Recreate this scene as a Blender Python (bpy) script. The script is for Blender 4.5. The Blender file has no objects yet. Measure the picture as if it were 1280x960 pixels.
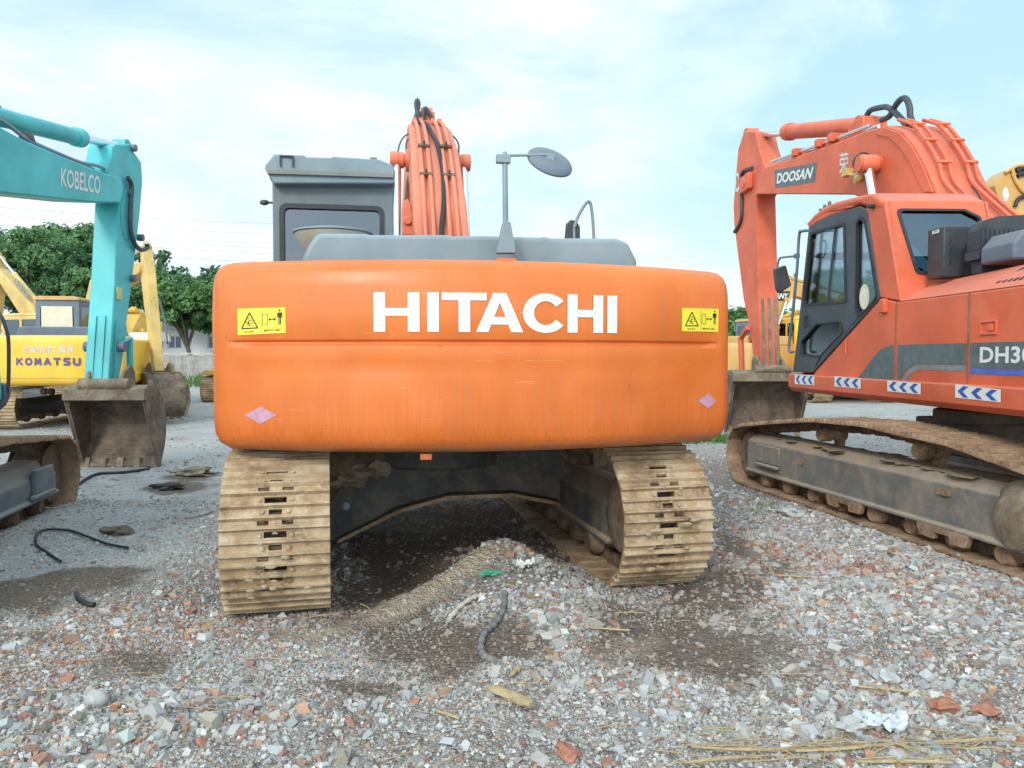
import bpy, bmesh, math, random
import numpy as np
from mathutils import Vector, Matrix, noise
from mathutils.geometry import tessellate_polygon
R = math.radians
PI = math.pi
random.seed(7)
SC = bpy.context.scene
COL = SC.collection

# ------------------------------------------------------------------ camera model (27 mm phone lens, eye height)
FPX, CX, CY, CAMH = 967.0, 640.0, 480.0, 1.51
PITCH = math.atan(35.0 / FPX)
cp, sp = math.cos(PITCH), math.sin(PITCH)

def ray(px, py):
    a, b = (px - CX) / FPX, -(py - CY) / FPX
    return Vector((a, cp + b * sp, -sp + b * cp))

class Frame:
    """a machine's own axes: x right, y forward, z up"""
    def __init__(s, ox, oy, deg, oz=0.0):
        s.M = Matrix.Translation((ox, oy, oz)) @ Matrix.Rotation(R(deg), 4, 'Z')
        s.I = s.M.inverted(); s.deg = deg; s.o = (ox, oy, oz)
    def _l(s, px, py):
        o = s.I @ Vector((0, 0, CAMH)); d = (s.I.to_3x3()) @ ray(px, py)
        return o, d
    def onx(s, px, py, x):          # -> (y, z) on the plane x
        o, d = s._l(px, py); k = (x - o.x) / d.x; p = o + d * k; return (p.y, p.z)
    def ony(s, px, py, y):          # -> (x, z) on the plane y
        o, d = s._l(px, py); k = (y - o.y) / d.y; p = o + d * k; return (p.x, p.z)
    def onz(s, px, py, z):
        o, d = s._l(px, py); k = (z - o.z) / d.z; p = o + d * k; return (p.x, p.y)

def gpt(px, py, z=0.0):             # point of the ground seen at a pixel
    d = ray(px, py); k = (z - CAMH) / d.z
    return (d.x * k, d.y * k)

# ------------------------------------------------------------------ mesh collector
class MB:
    def __init__(s, fr=None):
        s.v = []; s.f = []; s.m = []; s.sm = []; s.fr = fr; s.T = None; s.mi = 0; s.smooth = True
    def add(s, vs, fs, mi=None, smooth=None):
        n = len(s.v)
        for p in vs:
            p = Vector(p)
            if s.T is not None: p = s.T @ p
            s.v.append(p)
        for f in fs:
            s.f.append([i + n for i in f]); s.m.append(s.mi if mi is None else mi)
        return s
    def box(s, c, size, rot=None, mi=None, taper=None):
        hx, hy, hz = size[0] / 2, size[1] / 2, size[2] / 2
        vs = []
        for z in (-1, 1):
            k = 1.0 if (taper is None or z < 0) else taper
            for x, y in ((-1, -1), (1, -1), (1, 1), (-1, 1)):
                v = Vector((x * hx * k, y * hy * k, z * hz))
                if rot is not None: v = rot @ v
                vs.append(v + Vector(c))
        return s.add(vs, [(0, 3, 2, 1), (4, 5, 6, 7), (0, 1, 5, 4), (1, 2, 6, 5), (2, 3, 7, 6), (3, 0, 4, 7)], mi)
    def cyl(s, p0, p1, r0, r1=None, n=16, mi=None, cap=True):
        p0, p1 = Vector(p0), Vector(p1); r1 = r0 if r1 is None else r1
        d = (p1 - p0).normalized()
        a = d.orthogonal().normalized(); b = d.cross(a)
        vs = []
        for p, r in ((p0, r0), (p1, r1)):
            for i in range(n):
                t = 2 * PI * i / n
                vs.append(p + a * (r * math.cos(t)) + b * (r * math.sin(t)))
        fs = [(i, (i + 1) % n, n + (i + 1) % n, n + i) for i in range(n)]
        if cap: fs += [list(range(n))[::-1], list(range(n, 2 * n))]
        return s.add(vs, fs, mi)
    def lathe(s, p, axis, prof, n=24, mi=None):
        """prof: (along axis, radius)"""
        p = Vector(p); d = Vector(axis).normalized(); a = d.orthogonal().normalized(); b = d.cross(a)
        vs = []; fs = []
        for h, r in prof:
            for i in range(n):
                t = 2 * PI * i / n
                vs.append(p + d * h + a * (r * math.cos(t)) + b * (r * math.sin(t)))
        for k in range(len(prof) - 1):
            for i in range(n):
                j = (i + 1) % n
                fs.append((k * n + i, k * n + j, (k + 1) * n + j, (k + 1) * n + i))
        fs += [list(range(n))[::-1], list(range((len(prof) - 1) * n, len(prof) * n))]
        return s.add(vs, fs, mi)
    def tube(s, pts, r, n=8, mi=None, smooth_path=True):
        pts = [Vector(p) for p in pts]
        if smooth_path and len(pts) > 2: pts = spline(pts)
        k = len(pts); vs = []; fs = []
        a = None
        for i, p in enumerate(pts):
            d = (pts[min(i + 1, k - 1)] - pts[max(i - 1, 0)])
            d = d.normalized() if d.length > 1e-9 else Vector((0, 0, 1))
            a = d.orthogonal().normalized() if a is None else (a - d * a.dot(d)).normalized()
            b = d.cross(a)
            rr = r(i / (k - 1)) if callable(r) else r
            for j in range(n):
                t = 2 * PI * j / n
                vs.append(p + a * (rr * math.cos(t)) + b * (rr * math.sin(t)))
        for i in range(k - 1):
            for j in range(n):
                q = (j + 1) % n
                fs.append((i * n + j, i * n + q, (i + 1) * n + q, (i + 1) * n + j))
        fs += [list(range(n))[::-1], list(range((k - 1) * n, k * n))]
        return s.add(vs, fs, mi)
    def prism(s, poly, fn, t0, t1, mi=None):
        """poly 2-d outline; fn(a, b, t) -> xyz"""
        n = len(poly)
        vs = [fn(a, b, t0) for a, b in poly] + [fn(a, b, t1) for a, b in poly]
        fs = [list(range(n))[::-1], list(range(n, 2 * n))] + [(i, (i + 1) % n, n + (i + 1) % n, n + i) for i in range(n)]
        return s.add(vs, fs, mi)
    def plate(s, outer, holes, fn, t0, t1, mi=None):
        loops = [outer] + holes
        tris = tessellate_polygon([[Vector((a, b, 0)) for a, b in l] for l in loops])
        flat = [p for l in loops for p in l]; n = len(flat)
        vs = [fn(a, b, t0) for a, b in flat] + [fn(a, b, t1) for a, b in flat]
        fs = [tuple(t) for t in tris] + [tuple(i + n for i in t[::-1]) for t in tris]
        o = 0
        for l in loops:
            m = len(l)
            for i in range(m):
                j = (i + 1) % m
                fs.append((o + i, o + j, n + o + j, n + o + i))
            o += m
        return s.add(vs, fs, mi)
    def blob(s, c, size, seed=0, amt=.25, sub=2, mi=None):
        bm = bmesh.new(); bmesh.ops.create_icosphere(bm, subdivisions=sub, radius=1.0)
        vs = []
        for v in bm.verts:
            k = 1 + amt * noise.noise(v.co * 1.6 + Vector((seed * 3.7, seed * 1.3, 0)))*2
            vs.append((c[0] + v.co.x * size[0] * k, c[1] + v.co.y * size[1] * k, c[2] + v.co.z * size[2] * k))
        fs = [[v.index for v in f.verts] for f in bm.faces]
        bm.free()
        return s.add(vs, fs, mi)

def spline(pts, sub=6):
    out = []
    n = len(pts)
    for i in range(n - 1):
        p0 = pts[max(i - 1, 0)]; p1 = pts[i]; p2 = pts[i + 1]; p3 = pts[min(i + 2, n - 1)]
        for k in range(sub):
            t = k / sub
            out.append(0.5 * ((2 * p1) + (p2 - p0) * t + (2 * p0 - 5 * p1 + 4 * p2 - p3) * t * t + (3 * p1 - p0 - 3 * p2 + p3) * t ** 3))
    out.append(pts[-1])
    return out

def rnd(poly, r, seg=4):
    """round the corners of a 2-d outline; r a number or one per corner"""
    out = []; n = len(poly)
    for i in range(n):
        p = Vector(poly[i]); a = Vector(poly[i - 1]) - p; b = Vector(poly[(i + 1) % n]) - p
        rr = r[i] if isinstance(r, (list, tuple)) else r
        if rr <= 0: out.append(tuple(p)); continue
        la, lb = a.length, b.length
        ang = a.angle(b) if la > 1e-9 and lb > 1e-9 else PI
        if abs(ang - PI) < .05: out.append(tuple(p)); continue
        d = min(rr / math.tan(ang / 2), la * .48, lb * .48)
        p1 = p + a.normalized() * d; p2 = p + b.normalized() * d
        for k in range(seg + 1):
            t = k / seg
            q = p1 * (1 - t) ** 2 + p * (2 * t * (1 - t)) + p2 * t * t
            out.append((q.x, q.y))
    return out

YZ = lambda a, b, t: (t, a, b)      # outline in (y, z), thickness along x
XZ = lambda a, b, t: (a, t, b)      # outline in (x, z), thickness along y
XY = lambda a, b, t: (a, b, t)
def rect(a0, a1, b0, b1): return [(a0, b0), (a1, b0), (a1, b1), (a0, b1)]

ROOTFR = {}
def build(mb, name, mats, parent=None, bevel=0, seg=2, ang=35, label=None, recalc=True):
    me = bpy.data.meshes.new(name)
    T = None
    root = parent
    while root is not None and root.parent is not None: root = root.parent
    if root is not None and root.name in ROOTFR:
        T = ROOTFR[root.name].I @ (mb.fr.M if mb.fr else ROOTFR[root.name].M)
    elif mb.fr is not None and root is None:
        T = mb.fr.M
    vs = [T @ p for p in mb.v] if T is not None else mb.v
    me.from_pydata([tuple(p) for p in vs], [], mb.f)
    if not isinstance(mats, (list, tuple)): mats = [mats]
    for m in mats: me.materials.append(m)
    if len(mats) > 1:
        me.polygons.foreach_set('material_index', mb.m)
    if recalc:
        bm = bmesh.new(); bm.from_mesh(me)
        bmesh.ops.recalc_face_normals(bm, faces=bm.faces)
        bm.to_mesh(me); bm.free()
    me.update()
    me.shade_smooth(); me.set_sharp_from_angle(angle=R(ang))
    o = bpy.data.objects.new(name, me); COL.objects.link(o)
    if parent is not None: o.parent = parent
    if bevel:
        b = o.modifiers.new('bevel', 'BEVEL'); b.width = bevel; b.segments = seg
        b.limit_method = 'ANGLE'; b.angle_limit = R(38); b.use_clamp_overlap = True; b.harden_normals = False
    if label: o['label'] = label
    return o

def thing(name, fr, label, cat, group=None):
    o = bpy.data.objects.new(name, None); COL.objects.link(o)
    o.empty_display_size = .3
    o.matrix_world = fr.M
    o['label'] = label; o['category'] = cat
    if group: o['group'] = group
    ROOTFR[o.name] = fr
    return o
def split(mb, name, mats, parent=None, **kw):
    """one object for each separate piece of the collector"""
    par = list(range(len(mb.v)))
    def find(a):
        while par[a] != a: par[a] = par[par[a]]; a = par[a]
        return a
    for f in mb.f:
        r = find(f[0])
        for i in f[1:]: par[find(i)] = r
    gr = {}
    for k, f in enumerate(mb.f): gr.setdefault(find(f[0]), []).append(k)
    for fs in gr.values():
        ids = sorted({i for k in fs for i in mb.f[k]}); mp = {a: b for b, a in enumerate(ids)}
        q = MB(mb.fr); q.v = [mb.v[i] for i in ids]; q.f = [[mp[i] for i in mb.f[k]] for k in fs]; q.m = [mb.m[k] for k in fs]
        build(q, name, mats, parent, **kw)
def tag(o, label=None, cat=None, group=None, kind=None):
    if label: o['label'] = label
    if cat: o['category'] = cat
    if group: o['group'] = group
    if kind: o['kind'] = kind
    return o

# ------------------------------------------------------------------ lettering
_tc = {}
def letters(txt, bold=0.0, spacing=1.0, shear=0.0):
    """mesh of a line of writing, scaled to the unit box -> (verts2d, faces)"""
    key = (txt, bold, spacing, shear)
    if key in _tc: return _tc[key]
    cu = bpy.data.curves.new('t', 'FONT'); cu.body = txt; cu.offset = bold; cu.space_character = spacing; cu.shear = shear
    cu.resolution_u = 3
    ob = bpy.data.objects.new('t', cu); COL.objects.link(ob)
    dg = bpy.context.evaluated_depsgraph_get(); dg.update()
    me = bpy.data.meshes.new_from_object(ob.evaluated_get(dg))
    vs = [(v.co.x, v.co.y) for v in me.vertices]; fs = [list(p.vertices) for p in me.polygons]
    bpy.data.objects.remove(ob); bpy.data.curves.remove(cu); bpy.data.meshes.remove(me)
    if not vs: _tc[key] = ([], []); return _tc[key]
    x0 = min(v[0] for v in vs); x1 = max(v[0] for v in vs); y0 = min(v[1] for v in vs); y1 = max(v[1] for v in vs)
    vs = [((x - x0) / (x1 - x0), (y - y0) / (y1 - y0)) for x, y in vs]
    _tc[key] = (vs, fs)
    return _tc[key]

def bilerp(q, u, v):
    """q: four 3-d corners (bottom left, bottom right, top right, top left)"""
    a, b, c, d = [Vector(p) for p in q]
    return (a * (1 - u) + b * u) * (1 - v) + (d * (1 - u) + c * u) * v

def write(mb, txt, quad, bold=0.0, mi=0, spacing=1.0, shear=0.0):
    vs, fs = letters(txt, bold, spacing, shear)
    mb.add([bilerp(quad, u, v) for u, v in vs], fs, mi)

STR = {'K': [((0, 0), (0, 1)), ((.9, 1), (.1, .45)), ((.25, .58), (.95, 0))], 'O': 'ring', 'M': [((0, 0), (.12, 1)), ((.12, 1), (.5, .2)), ((.5, .2), (.88, 1)), ((.88, 1), (1, 0))],
       'A': [((0, 0), (.5, 1)), ((.5, 1), (1, 0)), ((.25, .28), (.75, .28))], 'T': [((0, 1), (1, 1)), ((.5, 1), (.5, 0))],
       'S': [((.95, 1), (.2, 1)), ((.2, 1), (.02, .8)), ((.02, .8), (.15, .56)), ((.15, .56), (.85, .46)), ((.85, .46), (.98, .22)), ((.98, .22), (.8, 0)), ((.8, 0), (.05, 0))],
       'U': [((0, 1), (0, .25)), ((0, .25), (.2, 0)), ((.2, 0), (.8, 0)), ((.8, 0), (1, .25)), ((1, .25), (1, 1))]}
def block_write(mb, txt, fn, wt=.13, mi=0):
    """heavy lettering from strokes; fn(u, v, lift) -> xyz over the unit box"""
    n = len(txt); cell = 1 / (n + (n - 1) * .26); k = 0
    for i, ch in enumerate(txt):
        u0 = i * cell * 1.26; st = STR[ch]
        if st == 'ring':
            P_ = [(.5 + .5 * math.cos(PI * t / 6), .5 + .5 * math.sin(PI * t / 6)) for t in range(13)]; st = list(zip(P_[:-1], P_[1:]))
        for a, b in st:
            k += 1; hw = wt; asp = 1.0
            pa = Vector((hw + a[0] * (1 - 2 * hw), hw + a[1] * (1 - 2 * hw))); pb = Vector((hw + b[0] * (1 - 2 * hw), hw + b[1] * (1 - 2 * hw)))
            d = (pb - pa).normalized(); nn = Vector((-d.y, d.x)) * hw; e = d * hw * .7
            q = [pa - e - nn, pb + e - nn, pb + e + nn, pa - e + nn]
            mb.add([fn(u0 + p.x * cell, p.y, .0004 * k) for p in q], [(0, 1, 2, 3)], mi)

# ------------------------------------------------------------------ materials
def newmat(name):
    m = bpy.data.materials.new(name); m.use_nodes = True
    nt = m.node_tree; nt.nodes.clear()
    out = nt.nodes.new('ShaderNodeOutputMaterial'); b = nt.nodes.new('ShaderNodeBsdfPrincipled')
    nt.links.new(b.outputs[0], out.inputs[0])
    return m, nt, b, out
def nd(nt, typ, **kw):
    n = nt.nodes.new(typ)
    for k, v in kw.items():
        if k.startswith('i_'): n.inputs[k[2:].replace('_', ' ')].default_value = v
        else: setattr(n, k, v)
    return n
def mixc(nt, fac, a, b, mode='MIX'):
    n = nt.nodes.new('ShaderNodeMix'); n.data_type = 'RGBA'; n.blend_type = mode
    for sock, val in ((0, fac), (6, a), (7, b)):
        if hasattr(val, 'links'): nt.links.new(val, n.inputs[sock])
        elif sock == 0: n.inputs[0].default_value = val
        else: n.inputs[sock].default_value = (*val, 1) if len(val) == 3 else val
    return n.outputs[2]
def ramp(nt, src, stops):
    n = nt.nodes.new('ShaderNodeValToRGB'); e = n.color_ramp.elements
    while len(e) < len(stops): e.new(.5)
    for i, (p, c) in enumerate(stops):
        e[i].position = p
        e[i].color = (c, c, c, 1) if isinstance(c, (int, float)) else (*c, 1)
    nt.links.new(src, n.inputs[0]); return n.outputs[0]
def noise_t(nt, vec, scale, detail=4, rough=.55, dist=0):
    n = nt.nodes.new('ShaderNodeTexNoise'); n.inputs['Scale'].default_value = scale
    n.inputs['Detail'].default_value = detail; n.inputs['Roughness'].default_value = rough; n.inputs['Distortion'].default_value = dist
    nt.links.new(vec, n.inputs['Vector']); return n.outputs[0]
def mapping(nt, vec, scale, loc=(0, 0, 0)):
    n = nt.nodes.new('ShaderNodeMapping'); n.inputs['Scale'].default_value = scale; n.inputs['Location'].default_value = loc
    nt.links.new(vec, n.inputs['Vector']); return n.outputs[0]
def bump(nt, b, h, strength=.3, dist=.01, prev=None):
    n = nt.nodes.new('ShaderNodeBump'); n.inputs['Strength'].default_value = strength; n.inputs['Distance'].default_value = dist
    nt.links.new(h, n.inputs['Height'])
    nt.links.new(n.outputs[0], b.inputs['Normal']); return n

def paint(name, col, rough=.4, dust=.25, dustcol=(.33, .28, .22), streak=.25, chips=.1, chipcol=(.09, .05, .035), fade=.15, metallic=0, spec=.5, sc=1.0, top=.35, coat=0.0, bstr=.12):
    """weathered painted steel: faded patches, run-off streaks, settled dust, chips"""
    m, nt, b, out = newmat(name)
    tc = nt.nodes.new('ShaderNodeTexCoord').outputs['Object']
    n1 = noise_t(nt, tc, 1.3 * sc, 3, .6)
    light = tuple(min(1, c * (1 + fade) + fade * .12) for c in col); dark = tuple(c * (1 - fade * 1.4) for c in col)
    c = mixc(nt, ramp(nt, n1, [(.3, 0), (.7, 1)]), dark, light)
    st = noise_t(nt, mapping(nt, tc, (38 * sc, 38 * sc, 1.3 * sc)), 1.0, 4, .7)
    stf = nt.nodes.new('ShaderNodeMath'); stf.operation = 'MULTIPLY'; stf.inputs[1].default_value = streak
    nt.links.new(ramp(nt, st, [(.45, 0), (.75, 1)]), stf.inputs[0])
    c = mixc(nt, stf.outputs[0], c, tuple(x * .55 + y * .25 for x, y in zip(col, dustcol)))
    # dust
    geo = nt.nodes.new('ShaderNodeNewGeometry')
    sep = nt.nodes.new('ShaderNodeSeparateXYZ'); nt.links.new(geo.outputs['Normal'], sep.inputs[0])
    up = ramp(nt, sep.outputs[2], [(.3, 0), (.95, 1)])
    dn = noise_t(nt, tc, 5 * sc, 6, .7)
    dm = nt.nodes.new('ShaderNodeMath'); dm.operation = 'MULTIPLY'; dm.inputs[1].default_value = dust
    nt.links.new(ramp(nt, dn, [(.42, 0), (.72, 1)]), dm.inputs[0])
    um = nt.nodes.new('ShaderNodeMath'); um.operation = 'MULTIPLY_ADD'; um.inputs[1].default_value = top
    nt.links.new(up, um.inputs[0]); nt.links.new(dm.outputs[0], um.inputs[2]); um.use_clamp = True
    c = mixc(nt, um.outputs[0], c, dustcol)
    if chips > 0:
        cn = noise_t(nt, tc, 17 * sc, 8, .75)
        cm = ramp(nt, cn, [(.70 - chips * .25, 0), (.72 - chips * .25, 1)])
        c = mixc(nt, cm, c, chipcol)
    nt.links.new(c, b.inputs['Base Color'])
    rn = nt.nodes.new('ShaderNodeMapRange'); rn.inputs['To Min'].default_value = rough * .75; rn.inputs['To Max'].default_value = min(1, rough * 1.5)
    nt.links.new(dn, rn.inputs[0]); nt.links.new(rn.outputs[0], b.inputs['Roughness'])
    b.inputs['Metallic'].default_value = metallic
    b.inputs['Specular IOR Level'].default_value = spec
    if coat: b.inputs['Coat Weight'].default_value = coat; b.inputs['Coat Roughness'].default_value = .12
    bump(nt, b, noise_t(nt, tc, 9 * sc, 5, .6), bstr, .01)
    return m

def plain(name, col, rough=.5, metallic=0, var=.12, sc=8, spec=.5, bstr=.1):
    m, nt, b, out = newmat(name)
    tc = nt.nodes.new('ShaderNodeTexCoord').outputs['Object']
    n1 = noise_t(nt, tc, sc, 5, .6)
    c = mixc(nt, ramp(nt, n1, [(.3, 0), (.7, 1)]), tuple(x * (1 - var) for x in col), tuple(min(1, x * (1 + var)) for x in col))
    nt.links.new(c, b.inputs['Base Color']); b.inputs['Roughness'].default_value = rough; b.inputs['Metallic'].default_value = metallic
    b.inputs['Specular IOR Level'].default_value = spec
    if bstr: bump(nt, b, n1, bstr, .01)
    return m

def earthy(name, cols, sc=6, rough=.9, bstr=.5, bdist=.015, streak=None):
    """mud, rust or soil: three colours through layered noise"""
    m, nt, b, out = newmat(name)
    tc = nt.nodes.new('ShaderNodeTexCoord').outputs['Object']
    v = mapping(nt, tc, streak) if streak else tc
    n1 = noise_t(nt, v, sc, 8, .65, .4); n2 = noise_t(nt, tc, sc * 5, 6, .7)
    c = ramp(nt, n1, [(.32, cols[0]), (.52, cols[1]), (.70, cols[2])])
    c = mixc(nt, ramp(nt, n2, [(.5, 0), (.75, .6)]), c, cols[2] if len(cols) < 4 else cols[3])
    nt.links.new(c, b.inputs['Base Color']); b.inputs['Roughness'].default_value = rough
    b.inputs['Specular IOR Level'].default_value = .3
    bump(nt, b, n2, bstr, bdist)
    return m

def glassmat(name, tint=(.55, .68, .72), refl=.25, rough=.03):
    m = bpy.data.materials.new(name); m.use_nodes = True; nt = m.node_tree; nt.nodes.clear()
    out = nt.nodes.new('ShaderNodeOutputMaterial'); mx = nt.nodes.new('ShaderNodeMixShader')
    tr = nt.nodes.new('ShaderNodeBsdfTransparent'); tr.inputs[0].default_value = (*tint, 1)
    gl = nt.nodes.new('ShaderNodeBsdfGlossy'); gl.inputs['Roughness'].default_value = rough; gl.inputs[0].default_value = (.85, .92, 1, 1)
    lw = nt.nodes.new('ShaderNodeLayerWeight'); lw.inputs[0].default_value = .35
    mr = nt.nodes.new('ShaderNodeMapRange'); mr.inputs['To Min'].default_value = refl; mr.inputs['To Max'].default_value = .9
    nt.links.new(lw.outputs['Fresnel'], mr.inputs[0]); nt.links.new(mr.outputs[0], mx.inputs[0])
    nt.links.new(tr.outputs[0], mx.inputs[1]); nt.links.new(gl.outputs[0], mx.inputs[2]); nt.links.new(mx.outputs[0], out.inputs[0])
    return m

M = {}
M['h_orange'] = paint('hitachi_orange', (.72, .158, .014), rough=.34, dust=.06, streak=.5, chips=.06, fade=.13, top=.12, dustcol=(.62, .34, .2), bstr=.05)
def wear(m):
    """rain-washed grime runs low on the casting and fine pale scratches"""
    nt = m.node_tree; b = [n for n in nt.nodes if n.type == 'BSDF_PRINCIPLED'][0]; src = b.inputs['Base Color'].links[0].from_socket
    tc = nt.nodes.new('ShaderNodeTexCoord').outputs['Object']; sep = nt.nodes.new('ShaderNodeSeparateXYZ'); nt.links.new(tc, sep.inputs[0])
    low = ramp(nt, sep.outputs[2], [(.0, 1), (1, 0)]); mr = nt.nodes.new('ShaderNodeMapRange'); mr.inputs['From Min'].default_value = 1.45; mr.inputs['From Max'].default_value = .96; nt.links.new(sep.outputs[2], mr.inputs[0])
    st = ramp(nt, noise_t(nt, mapping(nt, tc, (70, 70, 2.2)), 1.0, 5, .75), [(.44, 0), (.62, 1)])
    mu = nt.nodes.new('ShaderNodeMath'); mu.operation = 'MULTIPLY'; nt.links.new(st, mu.inputs[0]); nt.links.new(mr.outputs[0], mu.inputs[1])
    m2 = nt.nodes.new('ShaderNodeMath'); m2.operation = 'MULTIPLY'; m2.inputs[1].default_value = .38; nt.links.new(mu.outputs[0], m2.inputs[0])
    c = mixc(nt, m2.outputs[0], src, (.40, .085, .03))
    bot = nt.nodes.new('ShaderNodeMapRange'); bot.inputs['From Min'].default_value = 1.04; bot.inputs['From Max'].default_value = .955; nt.links.new(sep.outputs[2], bot.inputs[0])
    gr = nt.nodes.new('ShaderNodeMath'); gr.operation = 'MULTIPLY'; nt.links.new(bot.outputs[0], gr.inputs[0]); nt.links.new(ramp(nt, noise_t(nt, tc, 9, 6, .7), [(.35, .1), (.7, .85)]), gr.inputs[1])
    c = mixc(nt, gr.outputs[0], c, (.30, .19, .13))
    sc_ = ramp(nt, noise_t(nt, mapping(nt, tc, (2.2, 2.2, 55), (3, 1, 0)), 1.6, 3, .5), [(.715, 0), (.73, .45)]); c = mixc(nt, sc_, c, (.80, .42, .25))
    s2 = ramp(nt, noise_t(nt, mapping(nt, tc, (18, 18, 5), (7, 2, 0)), 2.0, 4, .6), [(.735, 0), (.745, .7)]); c = mixc(nt, s2, c, (.10, .05, .035))
    nt.links.new(c, b.inputs['Base Color'])
wear(M['h_orange'])
M['d_orange'] = paint('faded_orange', (.69, .115, .038), rough=.5, dust=.16, streak=.25, chips=.06, fade=.16, top=.3, dustcol=(.6, .33, .27))
M['boom_orange'] = paint('boom_orange', (.72, .175, .08), rough=.5, dust=.2, streak=.2, chips=.12, fade=.14, top=.3, dustcol=(.6, .35, .27))
M['teal'] = paint('teal_paint', (.055, .50, .53), rough=.38, dust=.1, streak=.2, chips=.02, fade=.16, top=.12, dustcol=(.35, .5, .48))
M['yellow'] = paint('yellow_paint', (.86, .50, .035), rough=.45, dust=.15, streak=.15, chips=.06, fade=.10, dustcol=(.6, .5, .3))
M['worn_yellow'] = paint('worn_yellow_paint', (.68, .45, .12), rough=.55, dust=.45, streak=.5, chips=.35, fade=.2, chipcol=(.25, .09, .04), dustcol=(.62, .52, .36))
M['cat_yellow'] = paint('amber_yellow_paint', (.66, .36, .085), rough=.5, dust=.4, streak=.4, chips=.2, fade=.12, dustcol=(.5, .42, .3))
M['cream'] = plain('cream_cover', (.75, .72, .62), .5)
M['grey_blue'] = paint('slate_grey_paint', (.20, .27, .31), rough=.45, dust=.18, streak=.15, chips=.06, fade=.15, top=.45, dustcol=(.40, .44, .45))
M['grey_cab'] = paint('grey_cab_paint', (.13, .165, .185), rough=.5, dust=.25, streak=.3, chips=.08, fade=.15, top=.3, dustcol=(.33, .33, .31))
M['navy'] = paint('navy_grey_paint', (.10, .14, .20), rough=.5, dust=.25, streak=.2, chips=.04, top=.3)
M['steel_blue'] = paint('blue_grey_frame_paint', (.10, .15, .19), rough=.6, dust=.5, streak=.35, chips=.15, top=.8, dustcol=(.36, .31, .25))
M['black'] = paint('black_paint', (.022, .03, .042), rough=.45, dust=.2, streak=.2, chips=0, top=.4, dustcol=(.2, .19, .17))
M['frame_black'] = paint('dusty_black_frame', (.065, .07, .075), rough=.6, dust=.6, streak=.5, chips=0, top=1.0, dustcol=(.33, .26, .18), bstr=.4)
M['door_black'] = paint('door_frame_black', (.025, .042, .06), rough=.45, dust=.25, streak=.2, chips=0, top=.3, dustcol=(.2, .2, .2))
M['frame_grey'] = paint('dusty_frame_grey', (.13, .135, .13), rough=.7, dust=.8, streak=.6, chips=.25, top=.9, dustcol=(.33, .26, .19), chipcol=(.2, .12, .07), bstr=.4)
M['rubber'] = plain('rubber', (.022, .025, .03), .55, var=.3)
M['hose_blue'] = plain('hose_sheath', (.045, .06, .075), .5, var=.2)
M['chrome'] = plain('chromed_rod', (.78, .80, .84), .16, metallic=1, var=.05, bstr=0)
M['white'] = plain('white_lettering', (.74, .76, .74), .45, var=.04, sc=20, bstr=0)
M['decal_black'] = plain('printed_black', (.02, .02, .02), .5, var=.1, bstr=0)
M['decal_yellow'] = plain('sticker_yellow', (.86, .72, .06), .35, var=.06, bstr=0)
M['decal_blue'] = plain('print_blue', (.03, .10, .42), .5, var=.2, sc=30, bstr=0)
M['decal_violet'] = plain('print_violet', (.10, .075, .24), .5, var=.5, sc=25, bstr=0)
M['decal_grey'] = plain('print_grey', (.10, .14, .15), .5, var=.25, sc=12, bstr=0)
M['decal_pale'] = plain('print_pale', (.62, .62, .62), .5, var=.25, sc=12, bstr=0)
M['stripe_blue'] = plain('stripe_blue', (.08, .14, .48), .5, var=.2, bstr=0)
M['stripe_grey'] = plain('stripe_grey', (.19, .23, .24), .5, var=.2, bstr=0)
M['reflector'] = plain('lilac_reflector', (.52, .28, .36), .35, var=.2, sc=30, bstr=0)
M['mud'] = earthy('dried_mud_steel', [(.20, .115, .065), (.41, .29, .17), (.53, .43, .30), (.64, .56, .45)], sc=4.5)
M['mud_red'] = earthy('reddish_mud_steel', [(.15, .09, .055), (.31, .20, .125), (.42, .30, .19), (.52, .41, .29)], sc=5)
M['mud_dark'] = earthy('dark_mud', [(.07, .05, .035), (.16, .11, .075), (.25, .19, .13)], sc=7)
M['clod'] = earthy('mud_clod', [(.34, .26, .17), (.47, .37, .26), (.58, .49, .38)], sc=22, bstr=.8)
M['rust'] = earthy('worn_bucket_steel', [(.075, .055, .043), (.17, .125, .095), (.29, .215, .16)], sc=3.5, rough=.75, bstr=.25)
M['rust_light'] = earthy('dusty_bucket_steel', [(.13, .09, .065), (.22, .17, .12), (.34, .29, .22)], sc=4.5, rough=.8, bstr=.3)
M['glass'] = glassmat('cab_glass', (.84, .95, .95), .08)
M['glass_dark'] = glassmat('dark_cab_glass', (.20, .31, .38), .10)
M['seat'] = plain('seat_cloth', (.03, .03, .035), .9)
# ------------------------------------------------------------------ shared machine parts
def hull(pts):
    pts = sorted(set((round(a, 5), round(b, 5)) for a, b in pts))
    def half(ps):
        h = []
        for p in ps:
            while len(h) > 1 and (h[-1][0] - h[-2][0]) * (p[1] - h[-2][1]) - (h[-1][1] - h[-2][1]) * (p[0] - h[-2][0]) <= 0: h.pop()
            h.append(p)
        return h
    a = half(pts); b = half(pts[::-1])
    return a[:-1] + b[:-1]

def resample(loop, n, start=0.0):
    P = [Vector(p) for p in loop] + [Vector(loop[0])]
    L = [0]
    for i in range(len(P) - 1): L.append(L[-1] + (P[i + 1] - P[i]).length)
    out = []
    for k in range(n):
        s = ((k + start) / n * L[-1]) % L[-1]
        i = max(j for j in range(len(L) - 1) if L[j] <= s + 1e-9)
        t = (s - L[i]) / max(1e-9, L[i + 1] - L[i])
        out.append(P[i] * (1 - t) + P[i + 1] * t)
    return out, L[-1]

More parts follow.
